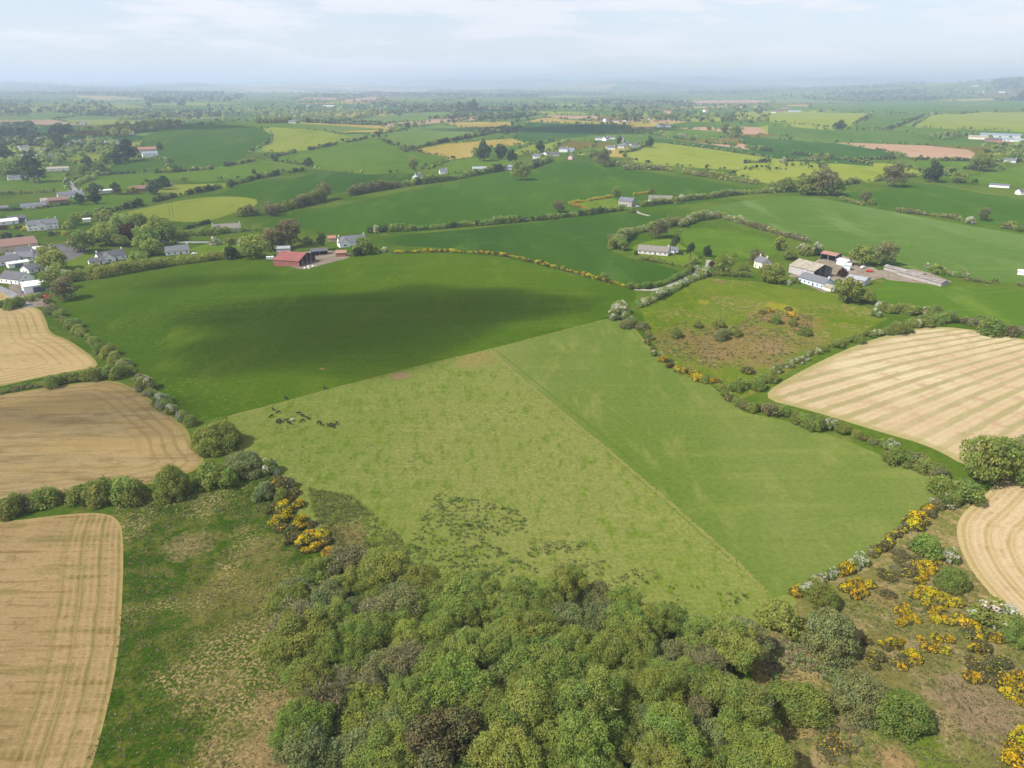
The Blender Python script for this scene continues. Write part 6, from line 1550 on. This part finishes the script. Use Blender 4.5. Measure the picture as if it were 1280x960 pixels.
def cow_mesh(name, grazing, mat):
    """One continuous skin grown over a cow's skeleton: deep chest, jointed legs, head carried on a neck."""
    me = bpy.data.meshes.new(name); v = []; e = []; r = []
    def add(p, rad, par=None):
        v.append(p); r.append(rad)
        if par is not None: e.append((par, len(v) - 1))
        return len(v) - 1
    pel = add((-.75, 0, 1.08), (.29, .30)); loin = add((-.3, 0, 1.06), (.33, .36), pel); rib = add((.2, 0, 1.04), (.34, .38), loin); sh = add((.62, 0, 1.08), (.27, .34), rib)
    if grazing: nk = add((.98, 0, .92), (.16, .2), sh); po = add((1.26, 0, .58), (.13, .14), nk); mz = add((1.36, 0, .22), (.085, .09), po)
    else: nk = add((.98, 0, 1.28), (.16, .2), sh); po = add((1.26, 0, 1.48), (.13, .15), nk); mz = add((1.66, 0, 1.30), (.085, .09), po)
    ex = po
    for s in (-1, 1):
        er = add((v[ex][0] - .02, s * .24, v[ex][2] + .06), (.05, .03), ex)
        hip = add((-.78, s * .2, .86), (.17, .2), pel); st = add((-.66, s * .2, .66), (.12, .13), hip); hk = add((-.92, s * .19, .45), (.065, .075), st); ft = add((-.86, s * .19, .05), (.055, .06), hk)
        el = add((.62, s * .2, .74), (.12, .14), sh); kn = add((.66, s * .19, .42), (.07, .07), el); ff = add((.64, s * .19, .05), (.055, .06), kn)
    t1 = add((-1.06, 0, 1.12), (.05, .05), pel); t2 = add((-1.12, 0, .6), (.03, .03), t1)
    me.from_pydata(v, e, []); ob = bpy.data.objects.new(name, me); COL.objects.link(ob)
    m = ob.modifiers.new('skin', 'SKIN'); m.use_smooth_shade = True
    for i, sv in enumerate(me.skin_vertices[0].data): sv.radius = r[i]; sv.use_root = (i == 0)
    s_ = ob.modifiers.new('sub', 'SUBSURF'); s_.levels = s_.render_levels = 1
    dg = bpy.context.evaluated_depsgraph_get(); out = bpy.data.meshes.new_from_object(ob.evaluated_get(dg))
    bpy.data.objects.remove(ob); out.name = name; out.materials.clear(); out.materials.append(mat)
    return out


COW = [cow_mesh('cow_grazing', True, HIDE), cow_mesh('cow_standing', False, HIDE), cow_mesh('cow_pale', False, HIDEW)]
for (x, y) in [(85, 687), (112, 703), (78, 722), (215, 708), (235, 722), (259, 732), (114, 745), (124, 749), (108, 753), (152, 744), (165, 757), (182, 742), (232, 746), (314, 754), (324, 762), (366, 770), (386, 775), (403, 758), (378, 764), (342, 580), (150, 632)]:
    pale = (x, y) == (182, 742)
    lab, gr = 'black cow grazing in the loose herd on the yellowish pasture', 'black cattle of the herd'
    if pale: lab, gr = 'pale cow standing among the black herd', None
    elif (x, y) == (342, 580): lab, gr = 'lone black cow on the line between dark and yellowish pasture', None
    elif (x, y) == (150, 632): lab, gr = 'lone black cow apart from the herd near the dark pasture', None
    elif x > 300: lab, gr = 'black cow in the small knot apart from the main herd', 'black cattle of the small knot'
    o = link('cow', COW[2] if pale else rnd.choice(COW[:2]), None, G(320 + x / 4, 340 + y / 4 + 1), rnd.uniform(0, 6.28)); o.scale = (.82,) * 3
    tag(o, lab, 'cow', gr)

# ------------------------------------------------------------------ sun, clouds that shade the land, air
SUN_EL, SUN_AZ = R(48), Vector((-0.90, -0.44, 0)).normalized()
S = Vector((SUN_AZ.x * math.cos(SUN_EL), SUN_AZ.y * math.cos(SUN_EL), math.sin(SUN_EL)))
sun = bpy.data.lights.new('sun', 'SUN'); sun.energy = 4.2; sun.angle = R(.55); sun.color = (1.0, .955, .88)
so = bpy.data.objects.new('sun', sun); COL.objects.link(so); so.rotation_euler = S.to_track_quat('Z', 'Y').to_euler()

T = NT('cloud_vapour')
vs = T.n('ShaderNodeVolumeScatter'); vs.inputs['Color'].default_value = (1, 1, 1, 1); vs.inputs['Density'].default_value = .022
T.set(T.out.inputs['Volume'], vs.outputs[0]); M['cloud'] = T.m


def cloud(u, v, rx, ry, th, rot=0.0, alt=950.0, seed=0):
    """A low flat cloud whose shadow falls at a point of the land."""
    g0 = Vector(G(u, v)); c = g0 + S * ((alt - g0.z) / S.z)
    b = bmesh.new(); bmesh.ops.create_icosphere(b, subdivisions=5, radius=1)
    for q in b.verts:
        n = q.co.copy(); a = math.atan2(n.y, n.x)
        k = 1 + .16 * math.sin(3 * a + seed) + .12 * math.sin(5 * a + 2 * seed) + .07 * math.sin(9 * a + seed * 3)
        e = math.sqrt(max(0, 1 - min(1, n.x ** 2 + n.y ** 2)))
        flat = (abs(n.z) ** 1.6) * (1 if n.z > 0 else -.5)
        lump = 1 + .25 * math.sin(n.x * 7 + seed) * math.sin(n.y * 6 + 2 * seed)
        q.co = Vector((n.x * rx * k, n.y * ry * k, flat * th * lump))
    me = bpy.data.meshes.new('cloud'); b.to_mesh(me); b.free(); me.materials.append(M['cloud'])
    for p_ in me.polygons: p_.use_smooth = True
    o = link('cloud', me, None, c, R(rot)); o['kind'] = 'stuff'
    return o


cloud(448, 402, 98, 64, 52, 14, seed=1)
cloud(240, 352, 50, 18, 14, 12, seed=2)
cloud(90, 515, 52, 20, 22, 0, seed=3)
cloud(700, 162, 330, 180, 110, 0, 1100, seed=4)
cloud(15, 172, 160, 90, 80, 0, 1100, seed=6)
cloud(110, 166, 300, 130, 90, 0, 1100, seed=7)

T = NT('haze_air')
pv_ = T.n('ShaderNodeVolumePrincipled'); pv_.inputs['Color'].default_value = (.67, .785, 1.0, 1); pv_.inputs['Density'].default_value = 1.25e-4; pv_.inputs['Anisotropy'].default_value = .25
T.set(T.out.inputs['Volume'], pv_.outputs[0])
zmin = float(V3[:, 2].min()) - 1.0; zmax = max(CZ + 6, float(V3[:, 2].max()) + 6)
b = MB(); X_ = float(np.abs(V3[:, 0]).max()) + 50; b.box(-X_, X_, -60, float(V3[:, 1].max()) + 50, zmin, zmax)
hz = b.build('haze', [T.m]); hz['kind'] = 'stuff'

world = bpy.data.worlds.new('World'); scene.world = world; world.use_nodes = True
wt = world.node_tree; wt.nodes.clear()
sky = wt.nodes.new('ShaderNodeTexSky'); sky.sky_type = 'NISHITA'; sky.sun_disc = False; sky.sun_elevation = SUN_EL
sky.sun_rotation = math.atan2(SUN_AZ.x, SUN_AZ.y); sky.air_density = 1.0; sky.dust_density = .4; sky.ozone_density = 1.4
tc = wt.nodes.new('ShaderNodeTexCoord')
mp = wt.nodes.new('ShaderNodeMapping'); mp.inputs['Scale'].default_value = (1, 1, 7)
wt.links.new(tc.outputs['Generated'], mp.inputs[0])
nz = wt.nodes.new('ShaderNodeTexNoise'); nz.inputs['Scale'].default_value = 6.5; nz.inputs['Detail'].default_value = 8; nz.inputs['Roughness'].default_value = .58
wt.links.new(mp.outputs[0], nz.inputs['Vector'])
mr = wt.nodes.new('ShaderNodeMapRange'); mr.interpolation_type = 'SMOOTHSTEP'
mr.inputs[1].default_value = .44; mr.inputs[2].default_value = .62; mr.inputs[3].default_value = 0; mr.inputs[4].default_value = .9
wt.links.new(nz.outputs['Fac'], mr.inputs[0])
mx = wt.nodes.new('ShaderNodeMix'); mx.data_type = 'RGBA'
veil = wt.nodes.new('ShaderNodeMix'); veil.data_type = 'RGBA'; veil.inputs[0].default_value = .62; veil.inputs[7].default_value = (5.2, 5.6, 6.4, 1)   # thin high cloud
wt.links.new(sky.outputs[0], veil.inputs[6])
wt.links.new(mr.outputs[0], mx.inputs[0]); wt.links.new(veil.outputs[2], mx.inputs[6]); mx.inputs[7].default_value = (6.3, 6.4, 6.75, 1)
bg = wt.nodes.new('ShaderNodeBackground'); bg.inputs[1].default_value = .09
wt.links.new(mx.outputs[2], bg.inputs[0])
wo = wt.nodes.new('ShaderNodeOutputWorld'); wt.links.new(bg.outputs[0], wo.inputs[0])

cam = bpy.data.cameras.new('camera'); co = bpy.data.objects.new('camera', cam); COL.objects.link(co)
co.location = (0, 0, CZ); co.rotation_euler = (math.pi / 2 - PITCH, 0, 0)
cam.sensor_fit = 'HORIZONTAL'; cam.sensor_width = 36; cam.lens = 36 * F / 1280
cam.clip_start = 1; cam.clip_end = 120000
scene.camera = co

scene.view_settings.view_transform = 'Standard'; scene.view_settings.look = 'None'
scene.view_settings.exposure = .75; scene.view_settings.gamma = 1; scene.view_settings.use_curve_mapping = False
scene.render.engine = 'CYCLES'
cy = scene.cycles
cy.max_bounces = 5; cy.diffuse_bounces = 2; cy.glossy_bounces = 2; cy.transmission_bounces = 3; cy.transparent_max_bounces = 12; cy.volume_bounces = 1
cy.use_denoising = True
